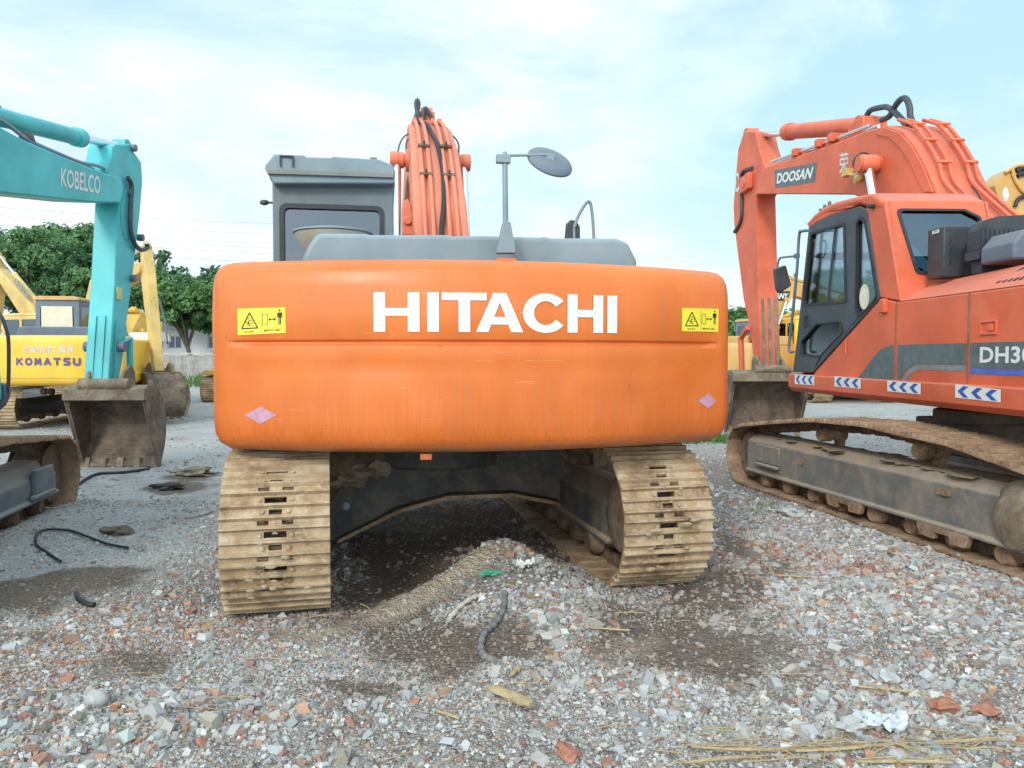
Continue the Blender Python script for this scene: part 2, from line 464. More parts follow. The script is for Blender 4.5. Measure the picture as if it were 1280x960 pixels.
def track_belt(mb, xc, w, loop, pitch=.2, detail=2, start=0.0):
    """a closed belt of triple-grouser shoes along loop (y, z)"""
    _, L = resample(loop, 8)
    n = max(8, round(L / pitch)); p = L / n
    prof = [(-.5, -.002), (-.44, 0), (-.40, .026), (-.35, .027), (-.30, .002), (-.26, 0), (-.09, 0), (-.05, .002), (-.02, .024), (.03, .024), (.07, .002), (.10, 0), (.25, 0), (.29, .002), (.33, .027), (.38, .026), (.42, 0), (.455, 0), (.5, -.004)]
    if detail == 1: prof = [(-.5, -.002), (-.43, 0), (-.38, .028), (-.32, 0), (-.05, 0), (0, .026), (.05, 0), (.3, 0), (.36, .028), (.42, 0), (.5, -.002)]
    h = w / 2
    cols = [-h, -.095, -.06, -.035, .035, .06, .095, h] if detail == 2 else [-h, h]
    for k in range(n):
        q, _ = resample(loop, n * 2, start * 2) if k == 0 else (q, 0)
        a = q[(2 * k) % (2 * n)]; c = q[(2 * k + 1) % (2 * n)]; b = q[(2 * k + 2) % (2 * n)]
        mid = (a + b) / 2; t = (b - a).normalized(); nn = Vector((t.y, -t.x))
        wob = random.uniform(-.004, .004) if detail == 2 else 0
        vs = []; fs = []
        R_ = len(prof); C_ = len(cols)
        for (tt, hh) in prof:
            for x in cols:
                hh2 = hh + (random.uniform(-.003, .002) if detail == 2 and hh > .01 else 0)
                v = mid + t * (tt * p * 1.0) + nn * (hh2 + wob)
                vs.append((xc + x, v.x, v.y))
        N = len(vs)
        for (tt, hh) in prof:
            for x in cols:
                v = mid + t * (tt * p) + nn * (min(hh, 0) - .014 + wob)
                vs.append((xc + x, v.x, v.y))
        for i in range(R_ - 1):
            tm = (prof[i][0] + prof[i + 1][0]) / 2
            for j in range(C_ - 1):
                xm = (cols[j] + cols[j + 1]) / 2
                hole = False
                if detail == 2:
                    if -.26 < tm < -.09 and abs(xm) < .06: hole = True
                    if .10 < tm < .25 and abs(xm) < .035: hole = True
                    if (tm > .43 or tm < -.45) and .034 < abs(xm) < .115: hole = True
                if hole: continue
                A = i * C_ + j
                fs.append((A, A + 1, A + C_ + 1, A + C_))
                fs.append((N + A, N + A + C_, N + A + C_ + 1, N + A + 1))
        for i in range(R_ - 1):
            A = i * C_; fs.append((A, A + C_, N + A + C_, N + A))
            A = i * C_ + C_ - 1; fs.append((A + C_, A, N + A, N + A + C_))
        for j in range(C_ - 1):
            fs.append((j + 1, j, N + j, N + j + 1))
            A = (R_ - 1) * C_ + j; fs.append((A, A + 1, N + A + 1, N + A))
        mb.add(vs, fs)
        if detail == 2:          # bolt heads beside the holes
            for tt, xx in ((-.175, .085), (-.175, -.085), (.175, .07), (.175, -.07)):
                v = mid + t * (tt * p)
                b0 = Vector((xc + xx, v.x, v.y)); nv = Vector((0, nn.x, nn.y))
                mb.cyl(b0, b0 + nv * .012, .013, n=6)

def chain(mb, xc, loop, pitch=.2, start=0.0):
    n = 2 * max(8, round(resample(loop, 8)[1] / pitch))
    q, L = resample(loop, n, start * 2); p = L / n
    for k in range(n):
        a, b = q[k], q[(k + 1) % n]
        mid = (a + b) / 2; t = (b - a).normalized(); nn = Vector((t.y, -t.x))
        c = mid - nn * .06
        rot = Matrix.Rotation(math.atan2(t.y, t.x), 3, 'X')
        for sx in (-.075, .075):
            mb.box((xc + sx, c.x, c.y), (.032, p * (1.04 if k % 2 else .9), .085 if k % 2 else .07), rot)
        if k % 2: mb.cyl((xc - .1, c.x, c.y), (xc + .1, c.x, c.y), .024, n=8)

def undercarriage(root, fr, gauge, w, rear, front, bottom, top, mats, detail=2, pitch=.2, frame_h=(.26, .60), rollers=7, carriers=2, xoff=0, starts=(0, 0), body=True, sides=(-1, 1), frw=.34, sh=.14):
    """rear/front: (y, z, r) of the end wheels; bottom/top: extra (y, z) the belt passes"""
    mt, mc, mf, mr = mats
    out = {}
    for k, sd in enumerate(sides):
        xc = sd * gauge / 2 + xoff
        pts = []
        for (y, z, r) in (rear, front):
            pts += [(y + r * math.cos(t * PI / 12), z + r * math.sin(t * PI / 12)) for t in range(24)]
        loop = hull(pts + bottom + top)
        b = MB(fr); track_belt(b, xc, w, loop, pitch, detail, starts[k])
        tr = build(b, 'track', mt, root, ang=28)
        if detail == 2:
            b = MB(fr); chain(b, xc, loop, pitch, starts[k]); build(b, 'track_chain', mc, tr)
        # end wheels
        b = MB(fr); y, z, r = rear
        b.lathe((xc - .17, y, z), (1, 0, 0), [(0, r * .45), (.0, r * .55), (.03, r * .6), (.08, r * .74), (.1, r - .12), (.24, r - .12), (.26, r * .74), (.31, r * .6), (.34, r * .55), (.34, r * .42)], 26)
        build(b, 'sprocket', mc, root, bevel=.006 if detail == 2 else 0)
        b = MB(fr); y, z, r = front
        b.lathe((xc - .15, y, z), (1, 0, 0), [(0, r * .25), (0, r * .8), (.03, r - .1), (.06, r - .07), (.24, r - .07), (.27, r - .1), (.3, r * .8), (.3, r * .25)], 26)
        build(b, 'idler', mc, root, bevel=.006 if detail == 2 else 0)
        # side frame
        z0, z1 = frame_h; hw = frw / 2
        sec = [(-hw - .03, z0), (hw + .03, z0), (hw + .03, z0 + .03), (hw, z0 + .04), (hw, z1 - sh), (hw - .11, z1), (-hw + .11, z1), (-hw, z1 - sh), (-hw, z0 + .04), (-hw - .03, z0 + .03)]
        b = MB(fr)
        y0 = rear[0] + rear[2] * .35; y1 = front[0] - front[2] * .2
        b.prism([(xc + a, c) for a, c in sec], XZ, y0, y1)
        build(b, 'track_frame', mf, root, bevel=.012 if detail == 2 else 0)
        n = rollers
        ya, yb = rear[0] + rear[2] + .1, front[0] - front[2] - .05
        for i in range(n):
            y = ya + (yb - ya) * i / (n - 1)
            b = MB(fr); b.lathe((xc - .2, y, z0 - .06), (1, 0, 0), [(0, .05), (.0, .07), (.04, .095), (.10, .1), (.11, .08), (.29, .08), (.3, .1), (.36, .095), (.4, .07), (.4, .05)], 14)
            build(b, 'roller', mr, root)
        for i in range(carriers):
            y = rear[0] + (front[0] - rear[0]) * (i + 1) / (carriers + 1)
            zt = max([p[1] for p in top] or [z1 + .25]) - .17
            b = MB(fr); b.lathe((xc - .15, y, zt), (1, 0, 0), [(0, .05), (0, .06), (.03, .075), (.12, .075), (.14, .055), (.16, .055), (.18, .075), (.28, .07)], 14)
            b.box((xc + .08, y, (zt + z1) / 2 - .03), (.06, .1, zt - z1 + .12))
            build(b, 'carrier_roller', mr, root, bevel=.005)
    if body:
        b = MB(fr); ym = (rear[0] + front[0]) / 2
        b.box((xoff, ym, .74), (.95, 1.15, .34)); b.cyl((xoff, ym, .88), (xoff, ym, 1.0), .58, n=28)
        build(b, 'car_body', mf, root, bevel=.02)
    return out

def cwt_shape(fr, a, sag, z0, z1, corner, side, bulge=.0, groove=None, x0=0.0, ny=.0, prof=None, na=40):
    """counterweight: curved in plan, rounded top and bottom; returns mesh and a surface function"""
    Rr = (a * a + sag * sag) / (2 * sag)
    arc = lambda x: Rr - math.sqrt(max(0, Rr * Rr - x * x))
    xs = [-a + 2 * a * i / na for i in range(na + 1)]
    plan = [(x, arc(x)) for x in xs]
    yc = arc(a)
    full = [(-a - corner * .92, side)] + [(-a - corner * .92, yc + corner * 1.25)]
    # corner arcs
    def corner_pts(sx):
        p0 = Vector((sx * a, yc)); p1 = Vector((sx * (a + corner * .86), yc + corner * .22)); p2 = Vector((sx * (a + corner * .92), yc + corner * 1.25))
        return [tuple(p0 * (1 - t) ** 2 + p1 * 2 * t * (1 - t) + p2 * t * t) for t in (1/6, 2/6, 3/6, 4/6, 5/6)]
    left = [(-a - corner * .92, side), (-a - corner * .92, (side + yc + corner) / 2), (-a - corner * .92, yc + corner * 1.25)] + corner_pts(-1)[::-1]
    right = [(-x, y) for x, y in left[::-1]]
    P = left + plan + right; n = len(P)
    nrm = []
    for i in range(n):
        p = Vector(P[max(0, i - 1)]); q = Vector(P[min(n - 1, i + 1)]); t = (q - p).normalized()
        nrm.append(Vector((t.y, -t.x)))    # outwards (towards -y)
    H = z1 - z0
    prof = prof or [(.42, 0), (.20, .004), (.09, .02), (.035, .055), (.008, .11), (0, .19), (0, .42)]
    lo = [(d, z0 + z) for d, z in prof] + ([(0, z0 + .27), (0, z0 + .34), (0, z0 + .46), (0, z0 + .50)] if groove else []); lo = sorted(set(lo), key=lambda p: (p[1], -p[0]))
    hi = [(0, z1 - .30), (.004, z1 - .16), (.014, z1 - .09), (.035, z1 - .045), (.07, z1 - .018), (.12, z1 - .004), (.30, z1 + .004), (.42, z1 + .006)]
    gr = []
    if groove:
        g = groove
        gr = [(-.004, g - .10), (-.006, g - .030), (-.004, g - .020), (.020, g - .008), (.020, g + .008), (.004, g + .014), (0, g + .022)]
        lo = [(d - .010 if z > z0 + .03 and False else d, z) for d, z in lo if z < g - .12]
    rows = lo + gr + [h for h in hi if not groove or h[1] > groove + .04]
    mb = MB(fr); vs = []
    for ri, (d, z) in enumerate(rows):
        for i, (x, y) in enumerate(P):
            dd = d
            if groove and abs(z - groove) < .12 and abs(x) > a - .02: dd = 0
            # hand-laid steel: faint waves and a shallow dent or two
            if .06 < (z - z0) < (z1 - z0) - .05 and groove: dd += .004 * noise.noise(Vector((x * 1.7, z * 2.6, 3.1))) + .010 * math.exp(-((x + .62) / .18) ** 2 - ((z - 1.46) / .07) ** 2) - .004 * math.exp(-((x + 1.2) / .2) ** 2 - ((z - 1.25) / .12) ** 2)
            nx = nrm[i] * -dd
            vs.append((x + nx.x, y + nx.y, z))
    fs = []
    for r in range(len(rows) - 1):
        for i in range(n - 1):
            A = r * n + i; fs.append((A, A + 1, A + n + 1, A + n))
    top = [(len(rows) - 1) * n + i for i in range(n)]; fs.append(top); fs.append(list(range(n))[::-1])
    # flat front wall
    m = len(rows)
    fs.append([r * n for r in range(m)] + [r * n + n - 1 for r in range(m - 1, -1, -1)])
    mb.add(vs, fs)
    def surf(x, z, off=.003):
        t = Vector((1, x / math.sqrt(max(1e-6, Rr * Rr - x * x)))).normalized()
        nn = Vector((t.y, -t.x))
        return Vector((x + nn.x * off, arc(x) + nn.y * off, z))
    def hit(px, py):
        o, d = fr._l(px, py); lo_, hi_ = 1.0, 60.0
        k = 1.0
        f = lambda k: (o + d * k).y - arc(min(max((o + d * k).x, -a), a))
        a0, b0 = .5, 60.0
        for _ in range(60):
            mm = (a0 + b0) / 2
            if f(mm) > 0: b0 = mm
            else: a0 = mm
        p = o + d * b0; return (p.x, p.z)
    return mb, surf, hit

def hole_rect(a0, a1, b0, b1, r=.05): return rnd(rect(a0, a1, b0, b1), r)

def cab(root, fr, x0, x1, y0, y1, z0, z1, mc, mg, roofm=None, roof=.06, seat=True, rear_win=None, frontless=False):
    """shell with glazed openings; children: window panes, roof, seat"""
    b = MB(fr); t = .05
    rw = rear_win or (x0 + .1, x1 - .1, z0 + (z1 - z0) * .5, z1 - .16)
    b.plate(rect(x0, x1, z0, z1), [hole_rect(*rw)], XZ, y0, y0 + t)
    b.plate(rect(x0, x1, z0, z1), [hole_rect(x0 + .08, x1 - .08, z0 + .45, z1 - .1)], XZ, y1 - t, y1)
    ym = (y0 + y1) / 2
    for xa in (x0, x1 - t):
        b.plate(rect(y0 + t + .002, y1 - t - .002, z0, z1), [hole_rect(y0 + .15, ym - .04, z0 + .75, z1 - .12), hole_rect(ym + .06, y1 - .12, z0 + .35, z1 - .12)], YZ, xa, xa + t)
    b.box(((x0 + x1) / 2, ym, z0 + .03), (x1 - x0 - .12, y1 - y0 - .12, .05))
    c = build(b, 'cab', mc, root, bevel=.01)
    b = MB(fr)
    b.prism(rnd([(x0 - .02, z1), (x1 + .02, z1), (x1 + .0, z1 + roof), (x1 - .1, z1 + roof * 1.5), (x0 + .1, z1 + roof * 1.5), (x0, z1 + roof)], .03), XZ, y0 - .04, y1 + .06)
    build(b, 'roof', roofm or mc, c, bevel=.02)
    for q, f, pl in ((rect(rw[0] - .02, rw[1] + .02, rw[2] - .02, rw[3] + .02), XZ, y0 + t * .5), (rect(x0 + .06, x1 - .06, z0 + .43, z1 - .08), XZ, y1 - t * .5),
                     (rect(y0 + .13, ym - .02, z0 + .73, z1 - .1), YZ, x0 + t * .5), (rect(ym + .04, y1 - .1, z0 + .33, z1 - .1), YZ, x0 + t * .5),
                     (rect(y0 + .13, ym - .02, z0 + .73, z1 - .1), YZ, x1 - t * .5), (rect(ym + .04, y1 - .1, z0 + .33, z1 - .1), YZ, x1 - t * .5)):
        b = MB(fr); b.prism(q, f, pl - .003, pl + .003); build(b, 'window', mg, c)
    if seat:
        b = MB(fr); xm = (x0 + x1) / 2
        b.box((xm, ym, z0 + .55), (.5, .5, .14)); b.box((xm, ym - .25, z0 + .92), (.46, .12, .7)); b.box((xm, ym - .25, z0 + 1.32), (.26, .1, .16)); b.box((xm, ym, z0 + .28), (.35, .35, .42))
        build(b, 'seat', M['seat'], c, bevel=.04)
    return c

def ram(root, fr, base, mid, tip, r, mbar, name='cylinder', eye=None):
    """hydraulic ram: barrel base->mid, rod mid->tip (a sub-part)"""
    base, mid, tip = Vector(base), Vector(mid), Vector(tip)
    b = MB(fr); d = (mid - base).normalized()
    b.lathe(base, d, [(0, r * .7), (.02, r), ((mid - base).length - r * 1.7, r), ((mid - base).length - r * 1.7, r * 1.18), ((mid - base).length - .02, r * 1.18), ((mid - base).length, r * .9)], 20)
    c = build(b, name, mbar, root, bevel=.004)
    b = MB(fr); b.cyl(mid - d * .05, tip, r * .56, n=16); build(b, 'rod', M['chrome'], c)
    e = MB(fr); ex = Vector((1, 0, 0))
    e.cyl(tip - ex * r * .95, tip + ex * r * .95, r * 1.1, n=16); e.cyl(base - ex * r * .95, base + ex * r * .95, r * 1.1, n=16)
    split(e, 'rod_eye', eye or mbar, c, bevel=.006)
    return c

def bucket(root, fr, xc, w, y0, z0, s, m_out, m_in=None, teeth=5, flip=1, label=None, dm=1.0):
    """digging bucket, mouth facing -y (flip=1); hinge top at (y0, z0), scale s = height"""
    m_in = m_in or m_out
    prof = [(0, -.12), (-.02, .0), (.10, .05), (.34, .04), (.58, -.06), (.74, -.24), (.80, -.46), (.76, -.68), (.64, -.86), (.50, -1.0)]
    f = lambda p: (y0 + flip * p[0] * s * dm, z0 + p[1] * s)
    P = [Vector(f(p)) for p in prof]
    P = [Vector((v.x, v.y, 0)) for v in P]; P = spline(P, 3); P = [(v.x, v.y) for v in P]
    hw = w / 2; th = .03
    b = MB(fr)
    n = len(P)
    for i in range(n - 1):
        a, c = Vector(P[i]), Vector(P[i + 1]); t = (c - a).normalized(); nn = Vector((t.y, -t.x)) * flip
        a2, c2 = a + nn * th, c + nn * th
        b.add([(xc - hw, *a), (xc + hw, *a), (xc + hw, *c), (xc - hw, *c), (xc - hw, *a2), (xc + hw, *a2), (xc + hw, *c2), (xc - hw, *c2)],
              [(0, 1, 2, 3), (7, 6, 5, 4), (0, 4, 5, 1), (3, 2, 6, 7)])
    poly = P[:]
    for sx in (-1, 1):
        b.prism(poly, YZ, xc + sx * hw, xc + sx * (hw - .035))
        # cutting edge strip along the side plate
        q0, q1 = Vector(P[0]), Vector(P[-1])
        d = (q1 - q0).normalized(); nn = Vector((-d.y, d.x)) * .06
        b.prism([tuple(q0), tuple(q1), tuple(q1 + nn), tuple(q0 + nn)], YZ, xc + sx * (hw + .012), xc + sx * (hw - .047))
    bk = build(b, 'bucket', m_out, root, bevel=.006, label=label)
    # top box (torque tube) and ears
    b = MB(fr)
    b.prism([f(p) for p in [(-.05, -.13), (-.05, .01), (.10, .06), (.34, .05), (.34, -.02), (.1, -.04), (.06, -.13)]], YZ, xc - hw - .01, xc + hw + .01)
    build(b, 'top_beam', m_in, bk, bevel=.012)
    b = MB(fr)
    for sx in (-.22, .22):
        b.prism(rnd([f(p) for p in [(-.06, -.08), (-.06, .10), (.06, .22), (.30, .30), (.44, .22), (.46, .02), (.3, .0)]], .04), YZ, xc + sx - .025, xc + sx + .025)
    b.cyl((xc - .33, *f((.0, .07))), (xc + .33, *f((.0, .07))), .075, n=14)
    build(b, 'hinge', m_in, bk, bevel=.006)
    for i in range(teeth):
        x = xc - hw + .07 + (w - .14) * i / (teeth - 1)
        b = MB(fr); q = f((.52, -.93)); e = f((.44, -1.06))
        d = (Vector(e) - Vector(q)).normalized(); nn = Vector((-d.y, d.x))
        A = Vector(q) + nn * .035 - d * .05; B = Vector(q) - nn * .035 - d * .05; C_ = Vector(e) - nn * .01; D_ = Vector(e) + nn * .01
        b.prism([tuple(A), tuple(B), tuple(C_), tuple(D_)], YZ, x - .045, x + .045)
        build(b, 'tooth', m_in, bk, bevel=.008)
    return bk

def machine(fr, label, body, dark, cabm, text=None, textmat=None, cabside=-1, L=2.1, detail=1, boom=True, kind='excavator', boompose=None, sub=None, glass=None, hoodx=(-.95, 1.25), cwz=(.9, 1.95), roofm=None, hoodz=2.2, group='excavators parked in the yard', trackm=None, lower=None, bucketm=None):
    """a whole crawler excavator for the middle distance; origin at the middle of its tracks"""
    root = thing('excavator', fr, label, 'excavator', group)
    lf = lower or fr
    undercarriage(root, lf, 2.25, .62, (-L + .35, .42, .40), (L - .35, .42, .38), [(-L + .6, .03), (L - .6, .03)], [(0, .86)],
                  (trackm or M['mud'], M['mud_dark'], dark, M['mud_dark']), detail, rollers=5, carriers=1)
    b = MB(fr); b.box((0, .1, 1.06), (2.5, 3.2, .22)); b.box((.85, -.55, 1.5), (.78, 1.9, .72)); b.box((-.85, -1.15, 1.5), (.78, .8, .72))
    build(b, 'body', body, root, bevel=.03)
    F2 = Frame(0, 0, 0); F2.M = fr.M @ Matrix.Translation((0, -2.55, 0)); F2.I = F2.M.inverted()
    mb, surf, hit = cwt_shape(F2, 1.2, .22, cwz[0], cwz[1], .13, .95, groove=None, na=20)
    cw = build(mb, 'counterweight', body, root, ang=40)
    b = MB(fr); b.prism(rnd([(hoodx[0], cwz[1] - .1), (hoodx[0] + .1, hoodz), (hoodx[1] - .1, hoodz), (hoodx[1], cwz[1] - .1)], .08), XZ, -1.9, .3)
    build(b, 'hood', sub or body, root, bevel=.02)
    c = cab(root, fr, -1.25, -.32, -.25, 1.35, 1.18, 2.78, cabm, glass or M['glass_dark'], roofm=roofm)
    if boom:
        bp = boompose or dict(foot=(.75, 1.55), knee=(2.6, 3.6), tip=(5.0, 3.3), end=(4.5, .9))
        F_, K, T, E = [Vector(bp[k]) for k in ('foot', 'knee', 'tip', 'end')]
        n1 = Vector((-(K - F_).y, (K - F_).x)).normalized(); n2 = Vector((-(T - K).y, (T - K).x)).normalized(); nk = (n1 + n2).normalized()
        pts = [F_ - n1 * .16, K - nk * .30, T - n2 * .13, T + n2 * .13, K + nk * .30, F_ + n1 * .16]
        b = MB(fr); b.prism(rnd([tuple(p) for p in pts], .12), YZ, -.07, .31)
        bo = build(b, 'boom', bp.get('boomm', body), root, bevel=.015)
        a = (E - T).normalized(); na_ = Vector((-a.y, a.x))
        top = T - a * .5 + na_ * .12
        pts = [top, T - a * .42 - na_ * .05 , T + a * .3 - na_ * .2, E - na_ * .09, E + na_ * .09, T + na_ * .2 + a * .2]
        aw = bp.get('aw', .15); b = MB(fr); b.prism([tuple(p) for p in pts], YZ, .12 - aw, .12 + aw)
        ar = build(b, 'arm', bp.get('armm', body), root, bevel=.012)
        ram(root, fr, (.12, *(K + nk * .42 + (T - K) * .05)), (.12, *(K + nk * .42 + (top - K - nk * .42) * .62)), (.12, *top), .075, bp.get('boomm', body))
        for sx in (-.14, .38):
            m_ = F_ + (K - F_) * .8 - n1 * .02
            base = Vector((F_.x + .55, 1.15))
            ram(root, fr, (sx, *base), (sx, *(base + (m_ - base) * .6)), (sx, *m_), .07, body)
        bucket(root, fr, .12, bp.get('bw', 1.1), E.x - .1, E.y - .05, min(.95, E.y - .02), M['rust'], bucketm or M['rust_light'], flip=bp.get('flip', 1))
    return root, cw, surf, hit, F2
# ================================================================== orange excavator seen from behind
HU = Frame(-0.092, 4.28, 9.5)
HL = Frame(-0.215, 4.68, 13.2)
GRP = 'excavators parked in the yard'
hit = thing('excavator', HU, 'orange excavator with its back to the camera, large white letters across the counterweight', 'excavator', GRP)
undercarriage(hit, HL, 2.325, .585, (.20, .455, .44), (3.75, .45, .42), [(.45, .026), (3.5, .026)], [(1.2, .95), (2.7, .95)],
              (M['mud'], M['mud_dark'], M['frame_black'], M['mud_dark']), 2, pitch=.2, frame_h=(.22, .62), rollers=8, carriers=2, starts=(.28, .62), body=False)
# X-shaped car body: arched black legs between the track frames
b = MB(HL)
pl = 1.55
arch = [HL.ony(*p, pl) for p in [(410, 680), (410, 560), (478, 556), (545, 556), (668, 556), (722, 556), (762, 590), (762, 655), (733, 641), (694, 624), (640, 614), (560, 617), (498, 634)]]
b.prism(arch, XZ, pl, pl + .32)
b.prism([(x, z) for x, z in arch], XZ, pl + .75, pl + 1.1)
b.cyl((0, 1.97, .62), (0, 1.97, 1.02), .62, n=36)
build(b, 'car_body', M['frame_black'], hit, bevel=.02)
for pix in ([(404, 556), (482, 556), (470, 576), (452, 590), (434, 602), (404, 640)], [(690, 556), (776, 556), (776, 640), (757, 640), (748, 612), (730, 594), (706, 576)]):
    b = MB(HL); q = [HL.ony(*p, pl - .06) for p in pix]; b.prism(q, XZ, pl - .06, pl - .004); build(b, 'leg_cover', M['mud_dark'], hit, bevel=.02)
b = MB(HL)   # lower flange lip of the arch
lo = [HL.ony(*p, pl) for p in [(422, 674), (498, 636), (560, 619), (640, 616), (694, 626), (733, 643), (752, 654)]]
for i in range(len(lo) - 1):
    p, q = lo[i], lo[i + 1]
    b.add([(p[0], pl - .03, p[1]), (q[0], pl - .03, q[1]), (q[0], pl + .36, q[1]), (p[0], pl + .36, p[1]),
           (p[0], pl - .03, p[1] - .03), (q[0], pl - .03, q[1] - .03), (q[0], pl + .36, q[1] - .03), (p[0], pl + .36, p[1] - .03)],
          [(0, 1, 2, 3), (7, 6, 5, 4), (0, 4, 5, 1), (2, 6, 7, 3), (0, 3, 7, 4), (1, 5, 6, 2)])
build(b, 'flange', M['mud'], hit)
for px, py in ((432, 633), (725, 623)):
    x, z = HL.ony(px, py, pl - .01)
    b = MB(HL); b.lathe((x, pl + .01, z), (0, -1, 0), [(0, .035), (.022, .033), (.03, .022), (.03, .014), (.045, .012)], 16)
    build(b, 'grease_plug', plain('pale_blue_plug', (.35, .5, .62), .4) if 'pale_blue_plug' not in bpy.data.materials else bpy.data.materials['pale_blue_plug'], hit)
# mud heaps on the frame
b = MB(HL)
for i, (px, py, d, s) in enumerate([(445, 580, 1.55, .10), (458, 578, 1.6, .13), (470, 576, 1.62, .12), (436, 592, 1.5, .09), (700, 578, 1.7, .1), (716, 588, 1.65, .11), (735, 600, 1.6, .1), (748, 612, 1.5, .09)]):
    x, z = HL.ony(px, py, d); b.blob((x, d, z - .05), (s * 1.3, s, s * .6), i, .5, 3)
tag(build(b, 'packed_mud', M['clod'], hit), kind='stuff')
# counterweight
gz_ = HU.ony(592, 428, 0.03)[1]
mb, hsurf, hhit = cwt_shape(HU, 1.455, .345, .952, 2.055, .15, .95, groove=1.583)
cw = build(mb, 'counterweight', M['h_orange'], hit, ang=50)
b = MB(HU); x, z = HU.ony(533, 571, .12); b.box((x, .16, .94), (.065, .05, .035)); build(b, 'lifting_lug', M['h_orange'], cw, bevel=.004)
# deck and side cowls ahead of the counterweight
b = MB(HU)
b.box((0, 2.2, 1.10), (2.9, 3.3, .22)); b.box((1.08, 1.75, 1.60), (.78, 1.55, .78)); b.box((-1.1, 1.22, 1.58), (.72, .5, .74)); b.box((1.05, 3.3, 1.45), (.72, 1.0, .5))
build(b, 'side_cowl', M['h_orange'], hit, bevel=.04)
# big white letters
xa, _ = hhit(467, 400); xb, _ = hhit(771, 392)
zt = hhit(600, 366)[1]; zb = hhit(600, 415)[1]
def strokes():
    P = []
    H_ = lambda a, w, s=14, c=9.5: [rect(a, a + s, 0, 49), rect(a + w - s, a + w, 0, 49), rect(a + s, a + w - s, 20, 20 + c)]
    P += H_(0, 54.5); P.append(rect(63.5, 77.5, 0, 49))
    P += [rect(81, 135, 39.5, 49), rect(101, 115, 0, 39.5)]
    # A as three bars
    P += [[(122, 0), (137, 0), (140.5, 9.5), (144, 19), (151, 37), (151, 49), (143, 49)], [(180, 0), (165, 0), (161.5, 9.5), (158, 19), (151, 37), (151, 49), (159, 49)][::-1], [(140.5, 9.5), (161.5, 9.5), (158, 19), (144, 19)]]
    # C
    cx, cy = 208.5, 24.5
    A0, A1 = 38, 322
    n = 26
    outer = [(cx + 29 * math.cos(R(A0 + (A1 - A0) * i / n)), cy + 25.2 * math.sin(R(A0 + (A1 - A0) * i / n))) for i in range(n + 1)]
    B0, B1 = 32, 328
    inner = [(cx + 15 * math.cos(R(B0 + (B1 - B0) * i / n)), cy + 15.2 * math.sin(R(B0 + (B1 - B0) * i / n))) for i in range(n + 1)]
    for i in range(n): P.append([outer[i], outer[i + 1], inner[i + 1], inner[i]])
    P += H_(236.5, 48, 13.5); P.append(rect(290.2, 304, 0, 49))
    return P
b = MB(HU)
SP = strokes(); done_w = 304.0
for poly in SP:
    x0_, x1_ = min(p[0] for p in poly), max(p[0] for p in poly)
    vs = [hsurf(xa + (xb - xa) * p[0] / done_w, zb + (zt - zb) * p[1] / 49.0, .004) for p in poly]
    b.add(vs, [list(range(len(vs)))])
build(b, 'lettering', M['white'], cw, recalc=False)
# warning stickers
def warn(corners):
    (l, t), (r_, t2), (l2, bt), (r2, b2) = corners
    def S(u, v, off=.003):
        x = l + (r_ - l) * u; z = (bt + (b2 - bt) * u) * (1 - v) + (t + (t2 - t) * u) * v
        return hsurf(x, z, off)
    b = MB(HU)
    n = 6
    for i in range(n):
        b.add([S(i / n, 0), S((i + 1) / n, 0), S((i + 1) / n, 1), S(i / n, 1)], [(0, 1, 2, 3)], 0)
    def poly(pts, mi=1, off=.0045): b.add([S(u, v, off) for u, v in pts], [list(range(len(pts)))], mi)
    def line(p, q, w, asp=1.83):
        d = Vector(((q[0] - p[0]) * asp, q[1] - p[1])).normalized(); n_ = Vector((-d.y / asp, d.x)) * w
        poly([(p[0] - n_.x, p[1] - n_.y), (q[0] - n_.x, q[1] - n_.y), (q[0] + n_.x, q[1] + n_.y), (p[0] + n_.x, p[1] + n_.y)])
    T = [(.09, .24), (.43, .24), (.26, .83)]
    for i in range(3): line(T[i], T[(i + 1) % 3], .022)
    line((.50, .03), (.50, .95), .004)
    line((.18, .50), (.23, .40), .012); line((.21, .40), (.35, .44), .01); line((.25, .56), (.34, .52), .008); line((.22, .60), (.30, .64), .008)
    poly([(.235, .38), (.25, .40), (.248, .50), (.265, .52), (.25, .55), (.225, .48)]); line((.2, .36), (.31, .33), .01)
    for p, q in (((.53, .34), (.63, .34)), ((.63, .34), (.63, .76)), ((.63, .76), (.53, .76)), ((.53, .76), (.53, .34))): line(p, q, .008)
    line((.67, .55), (.79, .55), .018); poly([(.65, .55), (.69, .62), (.69, .48)]); poly([(.81, .55), (.77, .48), (.77, .62)])
    c = (.885, .88); poly([(c[0] + .02 * math.cos(t * PI / 5), c[1] + .037 * math.sin(t * PI / 5)) for t in range(10)])
    poly([(.845, .80), (.925, .80), (.925, .77), (.91, .60), (.86, .60), (.845, .77)])
    line((.842, .79), (.838, .58), .012); line((.928, .79), (.932, .58), .012); line((.868, .6), (.868, .33), .018); line((.902, .6), (.902, .33), .018)
    for txt, q in (('はさまれ', (.15, .35, .07, .15)), ('旋回中立入禁止', (.55, .90, .09, .17))):
        vs, fs = letters(txt, .01)
        b.add([S(q[0] + (q[1] - q[0]) * u, q[2] + (q[3] - q[2]) * v, .0045) for u, v in vs], fs, 1)
    return b
for pix, lab in (([(297, 386), (357, 384), (297, 419), (357, 416)], None), ([(852, 385), (898, 386), (852, 414), (898, 415)], None)):
    cs = [hhit(*p) for p in pix]
    build(warn(cs), 'warning_sticker', [M['decal_yellow'], M['decal_black']], cw, recalc=False)
